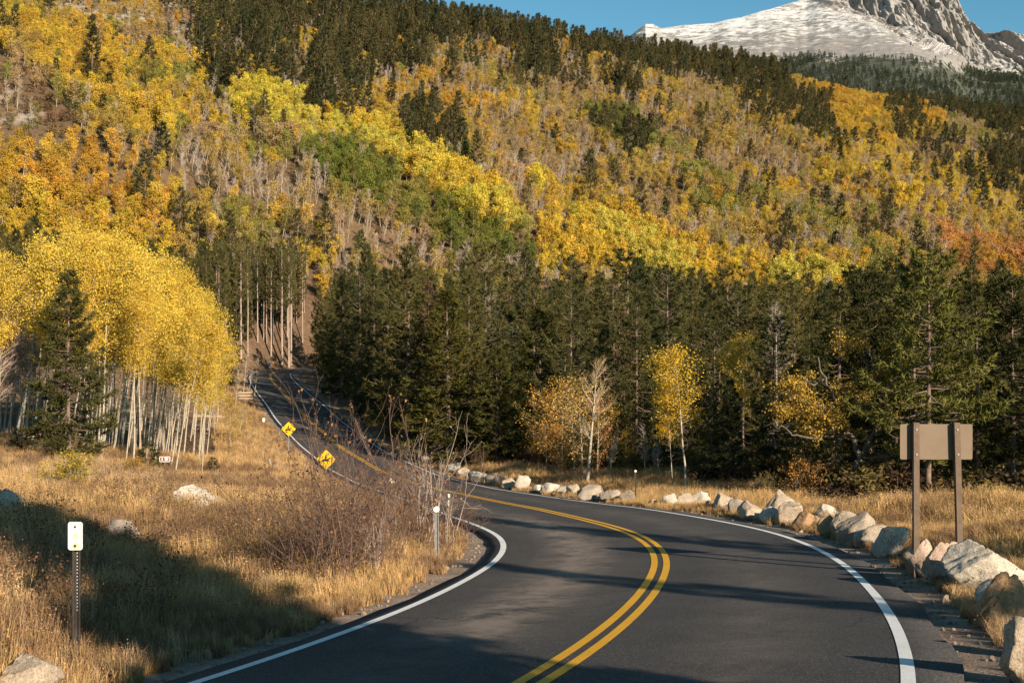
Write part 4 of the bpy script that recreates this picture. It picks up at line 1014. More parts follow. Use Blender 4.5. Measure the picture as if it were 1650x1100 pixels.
BL = [
 (1633, 1712, 1006, 1106, G_TAN, 'tan boulder cut by the picture edge, lowest of the roadside row', 1.0, 0), (1585, 1668, 934, 1014, G_RUST, 'rusty orange boulder below the big white one in the row', 1.0, 0),
 (1540, 1662, 885, 952, G_WHITE, 'biggest rounded white granite boulder of the row near the sign', .8, .12), (1466, 1512, 877, 930, G_PINK, 'pinkish block boulder at the foot of the first sign post', 1.2, 0),
 (1503, 1568, 882, 940, G_PINK, 'long pink boulder between the sign posts and the big white boulder', 1.1, .1), (1410, 1468, 851, 896, G_WHITE, 'pale angular boulder just before the sign posts', .9, -.2),
 (1386, 1440, 849, 884, G_GREY, 'flat topped grey boulder behind the pale angular one', 1.0, .1), (1358, 1417, 833, 879, G_GREY, 'dark rounded boulder with a pink top in the row', .9, 0),
 (1345, 1388, 829, 868, G_TAN, 'tan ridged boulder leaning on the dark rounded one', 1.0, -.2), (1322, 1354, 834, 867, G_RUST, 'small rusty block next to the tan ridged boulder', 1.0, 0),
 (1318, 1352, 816, 840, G_WHITE, 'low white slab set back behind the rusty block', .8, .15), (1279, 1315, 828, 853, G_RUST, 'mossy brown boulder right of the tall peaked one', 1.0, 0),
 (1240, 1288, 795, 836, G_TAN, 'tall peaked tan boulder standing above the row', .8, 0), (1254, 1298, 814, 846, G_TAN, 'rounded pale boulder in front of the tall peaked one', .9, .1),
 (1227, 1258, 819, 843, G_WHITE, 'whitish boulder at the foot of the tall peaked one', 1.0, -.1), (1194, 1233, 812, 839, G_TAN, 'lumpy tan boulder two before the tall peaked one', 1.0, .15),
 (1176, 1199, 806, 831, G_GREY, 'upright grey boulder beside the lumpy tan one', .9, 0), (1152, 1184, 798, 823, G_TAN, 'tan boulder half sunk in grass beside the upright grey one', 1.0, .1),
 (1115, 1149, 795, 817, G_WHITE, 'white wedge boulder with a sharp upper edge', .8, .3), (1090, 1117, 797, 817, G_TAN, 'tan boulder touching the white wedge', 1.0, 0),
 (1068, 1094, 796, 817, G_WHITE, 'bright white boulder with sloping top near the dark post', .8, .3), (1045, 1062, 805, 816, G_RUST, 'small brown stone next to the bright sloping boulder', 1.0, 0),
 (999, 1023, 792, 811, G_GREY, 'dark bluish boulder just beside the dark post', .9, 0), (969, 1000, 792, 810, G_GREY, 'low dark boulder beside the bluish one', 1.0, -.1),
 (933, 972, 783, 808, G_GREY, 'large dark boulder with a sunlit crest', .9, .1), (914, 934, 782, 799, G_TAN, 'narrow tan boulder touching the large dark one', 1.0, 0),
 (898, 918, 785, 798, G_WHITE, 'small white boulder at the curve of the row', 1.0, 0), (872, 900, 780, 797, G_WHITE, 'broad white boulder near the thicket', .9, .1),
 (858, 876, 782, 795, G_WHITE, 'squarish white boulder beside the broad white one', 1.0, 0), (829, 854, 768, 790, G_WHITE, 'round upright white boulder past the thicket', .8, 0),
 (810, 834, 771, 788, G_TAN, 'tan boulder touching the round upright one', 1.0, 0), (797, 814, 766, 783, G_PINK, 'pinkish boulder third past the thicket', 1.0, .1),
 (782, 801, 763, 781, G_TAN, 'knobbly tan boulder fourth past the thicket', 1.0, 0), (755, 783, 761, 776, G_WHITE, 'long low white boulder near the fir boughs', .8, .1),
 (738, 760, 754, 768, G_TAN, 'sunken tan boulder behind the twiggy shrubs', 1.0, 0), (720, 741, 747, 762, G_WHITE, 'pale boulder behind the tall shrub stems', 1.0, 0), (679, 695, 735, 748, G_WHITE, 'last pale boulder where the row meets the far road', 1.0, 0),
]
for n_, (u0, u1, v0, v1, m, lab, dp, tl) in enumerate(BL):
    boulder(u0, u1, v0, v1, m, lab, ROW, 300 + 17 * n_, dp, tl, sub=5 if u1 - u0 > 60 else (4 if u1 - u0 > 25 else 3), peak=.55 if 'peaked' in lab and 'tall peaked tan' in lab else (.25 if 'wedge' in lab or 'sloping' in lab else 0))
# smaller stones wedged into the gaps of the row
for n_ in range(len(BL) - 1):
    (a0, a1, a2, a3), (b0, b1, b2, b3) = BL[n_][:4], BL[n_ + 1][:4]
    cu, cv = ((a0 + a1) / 2 + (b0 + b1) / 2) / 2, (a3 + b3) / 2 - .5; wd = min(a1 - a0, b1 - b0) * random.uniform(.55, .8); hg = min(a3 - a2, b3 - b2) * random.uniform(.5, .75)
    boulder(cu - wd / 2, cu + wd / 2, cv - hg, cv, random.choice([G_TAN, G_WHITE, G_PINK, G_RUST]), 'smaller stone wedged between two bigger boulders of the roadside row', 'stones wedged into the boulder row', 1700 + 7 * n_, 1.0, random.uniform(-.2, .2), sub=4 if wd > 20 else 3, name='stone', cat='stone')
LB = [(-40, 48, 786, 840, G_WHITE, 'pale flat boulder on the grassy bank at the picture edge', 1.0, .1), (270, 366, 784, 826, G_WHITE, 'white slab of rock lying in the dry grass below the grove', .9, .18), (192, 258, 800, 824, G_WHITE, 'low white rock flush with the grass near the slab', 1.0, 0),
      (155, 173, 824, 834, G_WHITE, 'small white stone above the shaded boulder', 1.0, 0), (160, 228, 836, 884, G_GREY, 'dark blue grey boulder in the tree shadow on the bank', .9, 0), (-20, 92, 1058, 1130, G_TAN, 'tan boulder at the bottom corner in front of the object marker', 1.0, 0),
      (285, 332, 982, 1000, G_GREY, 'flat grey stone in the shaded verge', 1.0, 0), (232, 290, 975, 990, G_GREY, 'low shaded stone behind the flat grey one', 1.0, 0), (98, 140, 832, 846, G_RUST, 'flat brown rock behind the object marker', 1.0, 0), (335, 356, 612, 630, G_GREY, 'grey rock on the slope behind the grove trunks', 1.0, 0),
      (429, 438, 582, 592, G_WHITE, 'white stone at the outside of the far bend', .8, 0), (452, 464, 765, 776, G_WHITE, 'half buried stone below the nearer ditch grass', 1.0, 0)]
for n_, (u0, u1, v0, v1, m, lab, dp, tl) in enumerate(LB): boulder(u0, u1, v0, v1, m, lab, 'rocks on the grassy bank', 911 + 13 * n_, dp, tl, sub=5 if u1 - u0 > 60 else 4, cat='rock', name='rock', k=.82)

# ------------------------------------------------------------------ signs, markers, posts
M_BROWN = plain('brown_sign_metal', (.185, .130, .085), .5, .0, .10, 3)
M_BROWNPOST = plain('brown_painted_post', (.135, .090, .060), .65, 0, .2, 9, .15)
M_STEEL = plain('galvanised_steel', (.33, .32, .31), .45, .6, .2, 20)
M_DARKSTEEL = plain('dark_steel', (.09, .075, .065), .6, .5, .25, 14)
M_SIGNY = plain('yellow_sign_sheet', (.80, .44, .012), .45, 0, .04, 5)
M_BLACK = plain('black_print', (.015, .014, .014), .6, 0, .1, 9)
M_WPLATE = plain('white_plate', (.74, .72, .62), .5, 0, .07, 6)
M_FADED = plain('faded_yellow_reflector', (.70, .62, .30), .4, 0, .08, 9)
M_WSIGN = plain('white_print', (.78, .76, .72), .5, 0, .04, 9)
M_REDBROWN = plain('brown_trail_sign', (.22, .060, .035), .55, 0, .1, 9)
M_LOG = plain('peeled_log', (.40, .29, .20), .85, 0, .3, 7, .3)

def bxm(name, m, *boxes, bev=.004):
    b = MB()
    for c, s in boxes: b.add(*box(c, s))
    me = b.mesh(name, m)
    if bev:
        bm = bmesh.new(); bm.from_mesh(me); bmesh.ops.bevel(bm, geom=bm.edges[:], offset=bev, segments=2, affect='EDGES', clamp_overlap=True); bm.to_mesh(me); bm.free()
    return me
def prism(pts, th, y0=0.0):
    """outline in x,z extruded in y from y0 (front, towards the viewer) to y0 + th"""
    n = len(pts); P = np.array(pts, float); V = np.concatenate([np.c_[P[:, 0], np.full(n, y0), P[:, 1]], np.c_[P[:, 0], np.full(n, y0 + th), P[:, 1]]])
    bm = bmesh.new(); vs = [bm.verts.new(v) for v in V]
    bm.faces.new(vs[:n]); bm.faces.new(vs[n:][::-1])
    for i in range(n): bm.faces.new((vs[i], vs[n + i], vs[n + (i + 1) % n], vs[(i + 1) % n]))
    bmesh.ops.recalc_face_normals(bm, faces=bm.faces[:]); bmesh.ops.triangulate(bm, faces=[f for f in bm.faces if len(f.verts) > 4])
    return bm
def prism_mesh(name, pts, th, m, y0=0.0):
    bm = prism(pts, th, y0); me = bpy.data.meshes.new(name); bm.to_mesh(me); bm.free(); me.materials.append(m); return me
def rrect(w, h, r, cx=0, cz=0, k=5):
    out = []
    for sx, sz, a0 in ((1, 1, 0), (-1, 1, 90), (-1, -1, 180), (1, -1, 270)):
        for i in range(k + 1):
            a = R(a0 + 90 * i / k); out.append((cx + sx * (w / 2 - r) + r * math.cos(a), cz + sz * (h / 2 - r) + r * math.sin(a)))
    return out
def disc(r, cx=0, cz=0, k=14): return [(cx + r * math.cos(2 * math.pi * i / k), cz + r * math.sin(2 * math.pi * i / k)) for i in range(k)]

# brown sign seen from the back on two posts
p = hit(1510, 884); Y = 19.4; s = Y / F
x0 = (1511 - 825) * s; gz = float(ground(x0, Y))
e = empty('road_sign', (x0, Y, gz)); tag(e, 'brown rectangular sign seen from behind on two posts above the boulders', 'sign')
ztop = (VH - 683) * s - gz; zb = (VH - 741) * s - gz
pw, ph, pz = 117 * s, 57 * s, (ztop + zb) / 2
link('panel', prism_mesh('panel', rrect(pw, ph, .03, 0, pz), .008, M_BROWN, .065), e)
for n_, (u, um, hgt) in enumerate([(1476, 1475.5, 0), (1548, 1541, 0)]):
    xp = (um - 825) * s - x0; xb = (u - 825) * s - x0
    b = MB(); w = .094
    V, Fc = box((0, 0, 0), (w, .09, 1)); V[:, 2] += .5; zt = (VH - 680.5) * s - gz
    V[:, 0] += xb + (xp - xb) * V[:, 2]; V[:, 2] = -.35 + V[:, 2] * (zt + .35); b.add(V, Fc)
    po = link('post', b.mesh('post', M_BROWNPOST), e)
    for bz_ in (pz + ph * .36, pz - ph * .34):
        tt = (bz_ + .35) / (zt + .35); link('bolt', prism_mesh('bolt', disc(.016, xb + (xp - xb) * tt, bz_), .012, M_STEEL, -.056), po)
xb_ = None

# object marker on a perforated post
Y = 12.6; s = Y / F; x0 = (121.5 - 825) * s; gz = float(ground(x0, Y))
e = empty('object_marker', (x0, Y, gz)); tag(e, 'white object marker plate with faded yellow spots on a perforated post', 'marker')
zc = (VH - 863) * s - gz; w, h = 23.5 * s, 45.5 * s
pl = link('plate', prism_mesh('plate', rrect(w, h, .028, 0, zc), .006, M_WPLATE, -.004), e)
for dz, r in ((.0, .030), (-.105, .036)): link('reflector', prism_mesh('reflector', disc(r, .003, zc + dz, 20), .003, M_FADED, -.0075), pl)
for dz, r in ((.098, .012), (-.105, .015)): link('bolt', prism_mesh('bolt', disc(r, 0, zc + dz, 12), .008, M_DARKSTEEL, -.014), pl)
b = MB(); zt = zc - h / 2 + .22
for cx, sx in ((-.033, .018), (.033, .018)): b.add(*box((cx, .03, zt / 2 - .2), (sx, .006, zt + .4)))
b.add(*box((-.024, .046, zt / 2 - .2), (.005, .035, zt + .4))); b.add(*box((.024, .046, zt / 2 - .2), (.005, .035, zt + .4))); b.add(*box((0, .062, zt / 2 - .2), (.050, .006, zt + .4)))
po = link('post', b.mesh('post', M_DARKSTEEL), e)
hm = prism_mesh('hole', disc(.007, 0, 0, 8), .002, M_WPLATE, .0562)
for i in range(18): link('hole', hm, po, (0, 0, zc - h / 2 - .04 - .036 * i))

# yellow diamond horse crossing signs
HORSE = [(-.30, -.02), (-.27, .06), (-.16, .085), (-.06, .07), (.02, .08), (.12, .10), (.20, .17), (.245, .21), (.27, .17), (.33, .12), (.31, .085), (.245, .10), (.20, .045), (.17, -.02), (.24, -.06), (.27, -.16), (.235, -.17),
         (.20, -.09), (.12, -.075), (.13, -.17), (.11, -.24), (.075, -.235), (.085, -.16), (.06, -.075), (-.10, -.07), (-.17, -.11), (-.13, -.19), (-.17, -.25), (-.20, -.235), (-.175, -.19), (-.23, -.12), (-.25, -.06), (-.27, -.13), (-.32, -.24), (-.355, -.225), (-.31, -.12), (-.295, -.06), (-.36, -.09), (-.37, -.03)]
RIDER = [(-.09, .06), (-.11, .17), (-.085, .27), (-.045, .30), (-.06, .34), (-.055, .39), (-.01, .415), (.035, .385), (.03, .335), (.005, .30), (.03, .26), (.10, .21), (.09, .185), (.02, .20), (.015, .10), (.07, .02), (.06, -.06), (.09, -.085), (.05, -.10), (.025, -.06), (.02, .0), (-.04, .05)]
def horse_sign(u, vc, vb, wpx, label, mirror=1, turn=0.0, y=None):
    p = hit(u, vb) if y is None else at_depth(u, y); s = p[1] / F; dg = wpx * s / 2
    e = empty('warning_sign', p.tolist(), turn); tag(e, label, 'sign', 'horse crossing warning signs')
    zc = (VH - vc) * s - p[2]
    link('post', bxm('post', M_STEEL, ((0, .03, zc / 2 - .2), (.085, .045, zc + .4 + dg * .7))), e)
    P = np.array([(0, dg), (-dg, 0), (0, -dg), (dg, 0)]); pts = []
    for i in range(4):
        a, c, d = P[i], P[i - 1], P[(i + 1) % 4]
        for q in (.07, .03): pts.append(tuple(a + (c - a) * q + [0, zc]))
        for q in (.03, .07): pts.append(tuple(a + (d - a) * q + [0, zc]))
    pa = link('panel', prism_mesh('panel', pts, .006, M_SIGNY, 0), e)
    k = dg * 1.42
    link('emblem', prism_mesh('emblem', [(mirror * x * k, z * k + zc - .04) for x, z in (HORSE if mirror == 1 else HORSE[::-1])], .003, M_BLACK, -.0035), pa)
    link('emblem', prism_mesh('emblem', [(mirror * x * k, z * k + zc - .04) for x, z in (RIDER if mirror == 1 else RIDER[::-1])], .003, M_BLACK, -.0045), pa)
horse_sign(465, 691, 735, 23.5, 'yellow diamond horse crossing sign beside the climbing road, the higher one')
horse_sign(525.5, 740, 800, 32, 'yellow diamond horse crossing sign half hidden by twigs, the lower one', y=64)

# small brown trail sign by the grove
p = at_depth(265.5, 49); s = p[1] / F; e = empty('trail_sign', p.tolist()); tag(e, 'small brown trail sign with white border and pictogram in the grass', 'sign')
zc = (VH - 739.5) * s - p[2]; w, h = 17.5 * s, 8.8 * s
pa = link('panel', prism_mesh('panel', rrect(w, h, .05, 0, zc), .01, M_WSIGN, 0), e)
link('panel_face', prism_mesh('panel_face', rrect(w - .05, h - .05, .035, 0, zc), .003, M_REDBROWN, -.0035), pa)
link('post', bxm('post', M_BROWNPOST, ((0, .05, zc / 2 - .15), (.08, .08, zc + .3))), e)
hk = [(-.155, -.07), (-.125, -.01), (-.135, .035), (-.115, .05), (-.12, .075), (-.10, .085), (-.085, .07), (-.095, .05), (-.075, .01), (-.10, -.005), (-.075, -.07), (-.095, -.07), (-.115, -.02), (-.135, -.07)]
link('pictogram', prism_mesh('pictogram', [(x, z + zc) for x, z in hk], .003, M_WSIGN, -.007), pa)
for k, (cx, cz, ww) in enumerate([(.065, .045, .15), (.075, .0, .17), (.06, -.045, .13)]): link('lettering', prism_mesh('lettering', rrect(ww, .026, .006, cx, cz + zc), .003, M_WSIGN, -.007), pa)

# roadside delineators and posts
def delineator(u, vt, vb, label, rad=None, y=None, plate=None, m=None, wpost=.05):
    p = hit(u, vb) if y is None else at_depth(u, y); s = p[1] / F; e = empty('delineator_post', p.tolist()); tag(e, label, 'marker', 'roadside delineator posts')
    ht_ = (VH - vt) * s - p[2]
    bb = MB()
    bb.add(*box((-wpost / 2, 0, ht_ / 2 - .15), (wpost * .28, .012, ht_ + .25))); bb.add(*box((wpost / 2, 0, ht_ / 2 - .15), (wpost * .28, .012, ht_ + .25))); bb.add(*box((0, .022, ht_ / 2 - .15), (wpost * .8, .008, ht_ + .25)))
    link('post', bb.mesh('post', m or M_STEEL), e)
    if rad: link('reflector', prism_mesh('reflector', disc(rad, 0, ht_ - rad * .8, 18), .012, M_WPLATE, -.02), e)
    if plate:
        pw_, ph_ = plate; link('reflector', prism_mesh('reflector', rrect(pw_, ph_, min(pw_, ph_) * .3, 0, ht_ - ph_ / 2), .008, M_WPLATE, -.02), e)
delineator(703.5, 816, 906, 'steel delineator post with round white reflector at the inside of the curve', rad=.062, wpost=.07)
delineator(632, 770, 830, 'delineator with a two lobed white reflector seen over the shrubs', rad=.11, y=47)
delineator(723.5, 795, 832, 'short white delineator seen through the shrub stems', plate=(.07, .42), y=40)
delineator(652.5, 712, 738, 'white marker stake on the far road shoulder', plate=(.13, .9))
delineator(425, 673, 690, 'white plate delineator beside the climbing road above the higher sign', plate=(.22, .36))
delineator(1024, 757, 809, 'dark slim post with a light cap among the boulders', m=M_DARKSTEEL, rad=.045, wpost=.05)

# log fence remains and timber by the grove
def logs(name, label, cat, segs, m=M_LOG, part='rail'):
    base = np.array([segs[0][0][0], segs[0][0][1], float(ground(segs[0][0][0], segs[0][0][1]))])
    e = empty(name, base.tolist()); tag(e, label, cat)
    for a, b_, r, nm in segs:
        a, b_ = np.array(a), np.array(b_); t = np.linspace(0, 1, 6)[:, None]; P = a + (b_ - a) * t + rng.normal(0, r * .18, (6, 3))
        q = MB(); V, Fc = tube(P - base, r * np.linspace(1.05, .92, 6), 8); q.add(V, Fc); q.add(V[:8], np.arange(8)[None]); q.add(V[-8:], np.arange(8)[None, ::-1])
        link(nm, q.mesh(nm, m, True), e)
def at3(u, v, y): return ((u - 825) / F * y, y, (VH - v) / F * y)
Y = 64
logs('buck_rail_fence', 'weathered buck rail fence with crossed posts in the dry grass', 'fence', [(at3(434, 741, Y), at3(442, 764, Y - .4), .07, 'post'), (at3(444, 742, Y - .3), at3(432, 762, Y + .3), .07, 'post'),
     (at3(436, 746, Y), at3(355, 753, Y + 3), .06, 'rail'), (at3(431, 752, Y), at3(390, 738, Y + 3), .045, 'rail'), (at3(363, 742, Y + 3), at3(356, 762, Y + 2.8), .06, 'post'), (at3(353, 744, Y + 2.6), at3(366, 762, Y + 3), .06, 'post')], M_GREYWOOD)
pb = at_depth(396, 138); Y = 138; zb = pb[2]
xs_ = [(384 - 825) / F * Y, (408 - 825) / F * Y]
logs('timber_barrier', 'stack of pale timber rails at the roadside on the bank', 'barrier', [((xs_[0], Y, zb + .25 + .34 * i), (xs_[1], Y, zb + .25 + .34 * i), .14, 'rail') for i in range(3)] + [((xs_[0] + .2, Y + .2, zb - .3), (xs_[0] + .2, Y + .2, zb + 1.15), .09, 'post'), ((xs_[1] - .2, Y + .2, zb - .3), (xs_[1] - .2, Y + .2, zb + 1.15), .09, 'post')])
Y = 112; pl_ = at_depth(335, Y)
logs('fallen_log', 'pale fallen log lying on the slope behind the grove trunks', 'log', [((pl_[0] - 1.3, Y + .3, pl_[2] + .25), (pl_[0] + 1.6, Y, pl_[2] + .12), .16, 'trunk'), ((pl_[0] + .3, Y, pl_[2] + .2), (pl_[0] + 1.5, Y - .2, pl_[2] + .75), .05, 'branch')])

# ------------------------------------------------------------------ shrubs
def twig_shrub(rg, h=2.6, stems=22, spread=.75, sub=4, leafn=260, leaf=.07, r0=.013, split=3, lean=.25):
    W, Cn = MB(), MB(); tips = []
    def grow(p, d, L, r, lev):
        n = 5; P = [p]
        for i in range(n): d = norm(d + rg.normal(0, .10, 3) + np.array([0, 0, .04])); P.append(P[-1] + d * L / n)
        P = np.array(P); W.add(*tube(P, np.linspace(r, r * .55, n + 1), 4 if lev == 0 else 3)); tips.append(P[-1]); tips.append(P[3])
        if lev < split:
            for k in range(sub if lev == 0 else 2 + (rg.random() < .5)):
                t = rg.integers(2, n + 1); grow(P[t], norm(d + rg.normal(0, .42, 3)), L * rg.uniform(.38, .62), r * .55, lev + 1)
    for s in range(stems):
        a = rg.uniform(0, 6.28); rr = spread * rg.random() ** .5 * .5
        grow(np.array([math.cos(a) * rr, math.sin(a) * rr, -.05]), norm(np.array([math.cos(a) * lean * rg.random() * 1.8, math.sin(a) * lean * rg.random() * 1.8, 1.0])), h * rg.uniform(.45, .8), r0 * rg.uniform(.7, 1.3), 0 if split > 1 else split - 1)
    T = np.array(tips)
    if leafn:
        C_ = T[rg.integers(0, len(T), leafn)] + rg.normal(0, .05, (leafn, 3)); V, Fc = leaves(C_, leaf, rg); Cn.add(V, Fc, rg.random(leafn))
    return W, Cn
def shrub_proto(name, seed, wood, **k):
    W, Cn = twig_shrub(np.random.default_rng(seed), **k); both = MB(); both.merge(W, 0)
    if Cn.n: both.merge(Cn, 1)
    return W.mesh(name + '_stems', wood, True), (Cn.mesh(name + '_leaves', M_LEAF) if Cn.n else None), k.get('h', 2.6), both.mesh(name, [wood, M_LEAF])
M_REDTWIG = plain('red_brown_twig', (.15, .092, .066), .85, 0, .35, 5)
M_PALETWIG = plain('pale_twig', (.33, .25, .20), .85, 0, .3, 5)
S_BIG = [shrub_proto('bare_shrub', 40 + i, M_REDTWIG, h=2.7, stems=22, spread=1.0, leafn=330, leaf=.055, lean=.35) for i in range(3)]
S_PALE = [shrub_proto('pale_stem_shrub', 60 + i, M_PALETWIG, h=2.9, stems=5, spread=.5, sub=3, leafn=40, leaf=.06, r0=.019, lean=.12) for i in range(2)]
S_LEAFY = [shrub_proto('leafy_shrub', 80 + i, M_GREYWOOD, h=1.3, stems=26, spread=.7, leafn=2600, leaf=.06, r0=.008, lean=.55) for i in range(2)]
S_LOW = [shrub_proto('low_weed', 90 + i, M_REDTWIG, h=.75, stems=12, spread=.35, sub=3, leafn=150, leaf=.035, r0=.004, split=2, lean=.4) for i in range(4)]
def shrub(pr, name, label, cat, p, h, tint, group=None, rz=None, sx=1.0):
    e = empty(name, [float(q) for q in p], random.uniform(0, 6.28) if rz is None else rz); k = h / pr[2]; e.scale = (k * sx, k * sx, k); tag(e, label, cat, group)
    link('stems', pr[0], e)
    if pr[1]: c = link('foliage', pr[1], e); c['tint'] = [float(q) for q in tint]
RB = (.22, .11, .05)
for n_, (u, vb, vt, w, sx) in enumerate([(530, 948, 738, 'broad red brown twiggy shrub on the verge below the lower diamond sign', 1.15), (572, 925, 655, 'tall bare shrub whose forked twigs cross the far road', .9), (610, 905, 755, 'brown leafed shrub between the tall bare shrub and the steel delineator', 1.2),
        (660, 885, 752, 'dense reddish thicket behind the steel delineator', 1.2), (742, 868, 800, 'low reddish shrub at the tip of the curve', 1.4), (480, 925, 800, 'low spreading brown shrub nearest the grassy shadow', 1.5), (560, 870, 770, 'brown shrub behind the tall bare shrub', 1.2), (548, 942, 800, 'dark low shrub at the foot of the broad red brown shrub', 1.3), (508, 932, 815, 'brown shrub between the broad and the low spreading shrubs', 1.3), (592, 918, 805, 'brown shrub beneath the tall bare shrub', 1.3), (640, 862, 760, 'thin shrub seen against the far lane', 1.2), (700, 860, 770, 'red leafed shrub directly behind the steel delineator', 1.2)]):
    p = hit(u, vb); shrub(S_BIG[n_ % 3], 'bare_shrub', w, 'shrub', p, (vb - vt) / F * p[1], [RB, (.26, .13, .06), (.27, .18, .06), (.22, .09, .05)][n_ % 4], 'bare shrubs inside the curve', sx=sx)
for n_, (u, vb, vt, w) in enumerate([(628, 890, 770, 'pale slender shrub before the tallest pale stems'), (682, 885, 690, 'tallest pale stems just before the steel delineator'), (692, 872, 700, 'second clump of pale stems touching the steel delineator'), (718, 880, 740, 'leaning pale stems past the steel delineator'), (600, 935, 800, 'pale stems rising from the broad red brown shrub')]):
    p = hit(u, vb); shrub(S_PALE[n_ % 2], 'pale_stem_shrub', w, 'shrub', p, (vb - vt) / F * p[1], (.42, .28, .14), 'pale stemmed shrubs inside the curve')
p = hit(108, 792); shrub(S_LEAFY[0], 'leafy_shrub', 'round yellow green bush on the grassy bank', 'shrub', p, 55 / F * p[1], (.38, .27, .03), sx=1.15)
p = hit(208, 765); shrub(S_LEAFY[1], 'leafy_shrub', 'small orange bush at the foot of the grove trunks', 'shrub', p, 28 / F * p[1], (.45, .25, .03), sx=1.3)
p = hit(1302, 806); shrub(S_LEAFY[1], 'leafy_shrub', 'upright rusty orange bush behind the tall peaked boulder', 'shrub', p, 66 / F * p[1], (.42, .21, .045), sx=.75)
p = hit(1243, 808); shrub(S_LEAFY[0], 'leafy_shrub', 'dark sparse bush beside the rusty orange one', 'shrub', p, 40 / F * p[1], (.16, .12, .04), sx=1.0)
p = hit(1408, 806); shrub(S_PALE[0], 'dead_sapling', 'small pale dead sapling arching over the grass', 'shrub', p, 34 / F * p[1], (.4, .3, .2), sx=1.7)
for n_, (u, vb, hp, w) in enumerate([(770, 760, 34, 'russet bush under the bushy fir'), (690, 745, 36, 'thin red bush beside the white stake'), (676, 740, 34, 'reddish weeds behind the white stake'), (1592, 815, 70, 'pale dead saplings at the picture edge'), (745, 752, 30, 'brown bush behind the sunken boulder')]):
    p = hit(u, vb); pr = S_PALE[1] if 'pale' in w else S_BIG[n_ % 3]; shrub(pr, 'roadside_bush', w, 'shrub', p, hp / F * p[1], (.34, .14, .05), sx=1.0)

# ------------------------------------------------------------------ dry grass and weeds
def grass_clump(seed, n=64, h=.62, spread=.16, w=.0085, seedheads=.3):
    rg = np.random.default_rng(seed); b = MB()
    a = rg.uniform(0, 6.28, n); r = spread * rg.random(n) ** .6; base = np.c_[np.cos(a) * r, np.sin(a) * r, np.full(n, -.03)]
    ln = h * rg.uniform(.45, 1.15, n); az = rg.uniform(0, 6.28, n); bend = rg.uniform(.05, .6, n)
    d = np.c_[np.cos(az), np.sin(az), np.zeros(n)]; s = np.c_[-np.sin(az), np.cos(az), np.zeros(n)] * w
    pts = [base + d * (ln * bend * t * t)[:, None] + np.array([0, 0, 1]) * (ln * (t - .25 * bend * t * t))[:, None] for t in (0, .5, 1.0)]
    V = np.stack([pts[0] - s, pts[0] + s, pts[1] + s * .8, pts[1] - s * .8, pts[2]], 1).reshape(-1, 3); i = np.arange(n)[:, None] * 5
    lv = np.clip(rg.normal(.5, .25, n), 0, 1)
    b.add(V, i + np.array([[0, 1, 2, 3]]), lv * .8); b.V.append(np.zeros((0, 3))); b.F.append(i + np.array([[3, 2, 4]])); b.L.append(lv); b.M.append(np.zeros(n, int))
    k = rg.random(n) < seedheads
    if k.any():
        m = k.sum(); V, Fc = leaves(pts[2][k], .026, rg); b.add(V * 1.0, Fc, np.clip(lv[k] + .15, 0, 1))
    me = b.mesh('grass_tuft', M_GRASS); return bpy.data.objects.new('grass_tuft', me)
GR = [grass_clump(i) for i in range(6)]
STRAW, PALE, BROWN, GOLDG, OLG = np.array([.64, .40, .18]), np.array([.67, .47, .27]), np.array([.28, .165, .10]), np.array([.58, .365, .14]), np.array([.24, .19, .055])
def grass_field(name, label, X, Y, hmin, hmax, dens_noise=True, goldish=.0):
    d, s = road_dist(X, Y)
    k = d > np.where(s < 0, 3.95, 4.1) + .35 * fbm(X / .7, Y / .7, 13, 2)
    if dens_noise: k &= rng.random(len(X)) < np.clip(.35 + 1.3 * fbm(X / 3.1, Y / 3.1, 23, 3), 0, 1)
    X, Y, d = X[k], Y[k], d[k]; n = len(X)
    q = fbm(X / 2.3, Y / 2.3, 33, 4); q2 = fbm(X / 5.5, Y / 5.5, 43, 3)
    w = np.stack([smooth(.35, .6, q), smooth(.5, .75, q2), smooth(.62, .42, q) * 1.1, np.full(n, .18 + goldish), smooth(.6, .85, 1 - q2) * .25], 1) + .12 * rng.random((n, 5))
    w /= w.sum(1, keepdims=True)
    pick = (rng.random(n)[:, None] > np.cumsum(w, 1)).sum(1).clip(0, 4)
    own = np.stack([STRAW, PALE, BROWN, GOLDG, OLG])[pick]; avg = w @ np.stack([STRAW, PALE, BROWN, GOLDG, OLG])
    T = (own * .5 + avg * .5) * rng.uniform(.75, 1.2, (n, 1))
    h = rng.uniform(hmin, hmax, n) * (.65 + .7 * q) * np.where(goldish > 0, np.interp(d, [4, 6.5, 8], [.32, .5, 1.0]), np.interp(d, [4, 5.5, 7], [.42, .75, .92])) / .58
    sx = h * rng.uniform(.9, 1.5, n)
    scatter(name, label, GR, np.c_[X, Y, ground(X, Y)], np.c_[rng.normal(0, .1, (n, 2)), rng.uniform(0, 6.28, n)], np.c_[sx, sx, h], T)
    print(name, n)
def region(umin, umax, ymin, ymax, per):
    """even-ish points between two columns of the photograph and two depths"""
    out = []
    y = ymin
    while y < ymax:
        st = per(y); x = np.arange((umin - 825) / F * y, (umax - 825) / F * y, st); out.append(np.c_[x + rng.uniform(-st, st, len(x)) * .6, y + rng.uniform(-st, st, len(x)) * .6]); y += st
    o = np.concatenate(out); return o[:, 0], o[:, 1]
X, Y = region(-70, 900, 8.5, 66, lambda y: .105 + .0032 * y); d, s = road_dist(X, Y); k = s < 0
grass_field('dry_grass', 'tall dry straw coloured grass covering the bank inside the curve', X[k], Y[k], .26, .58)
X, Y = region(350, 720, 64, 200, lambda y: .32 + .0016 * y); d, s = road_dist(X, Y); k = (d < 17) & (s < 0)
grass_field('verge_grass', 'dry golden grass on the bank beside the climbing road', X[k], Y[k], .35, .7)
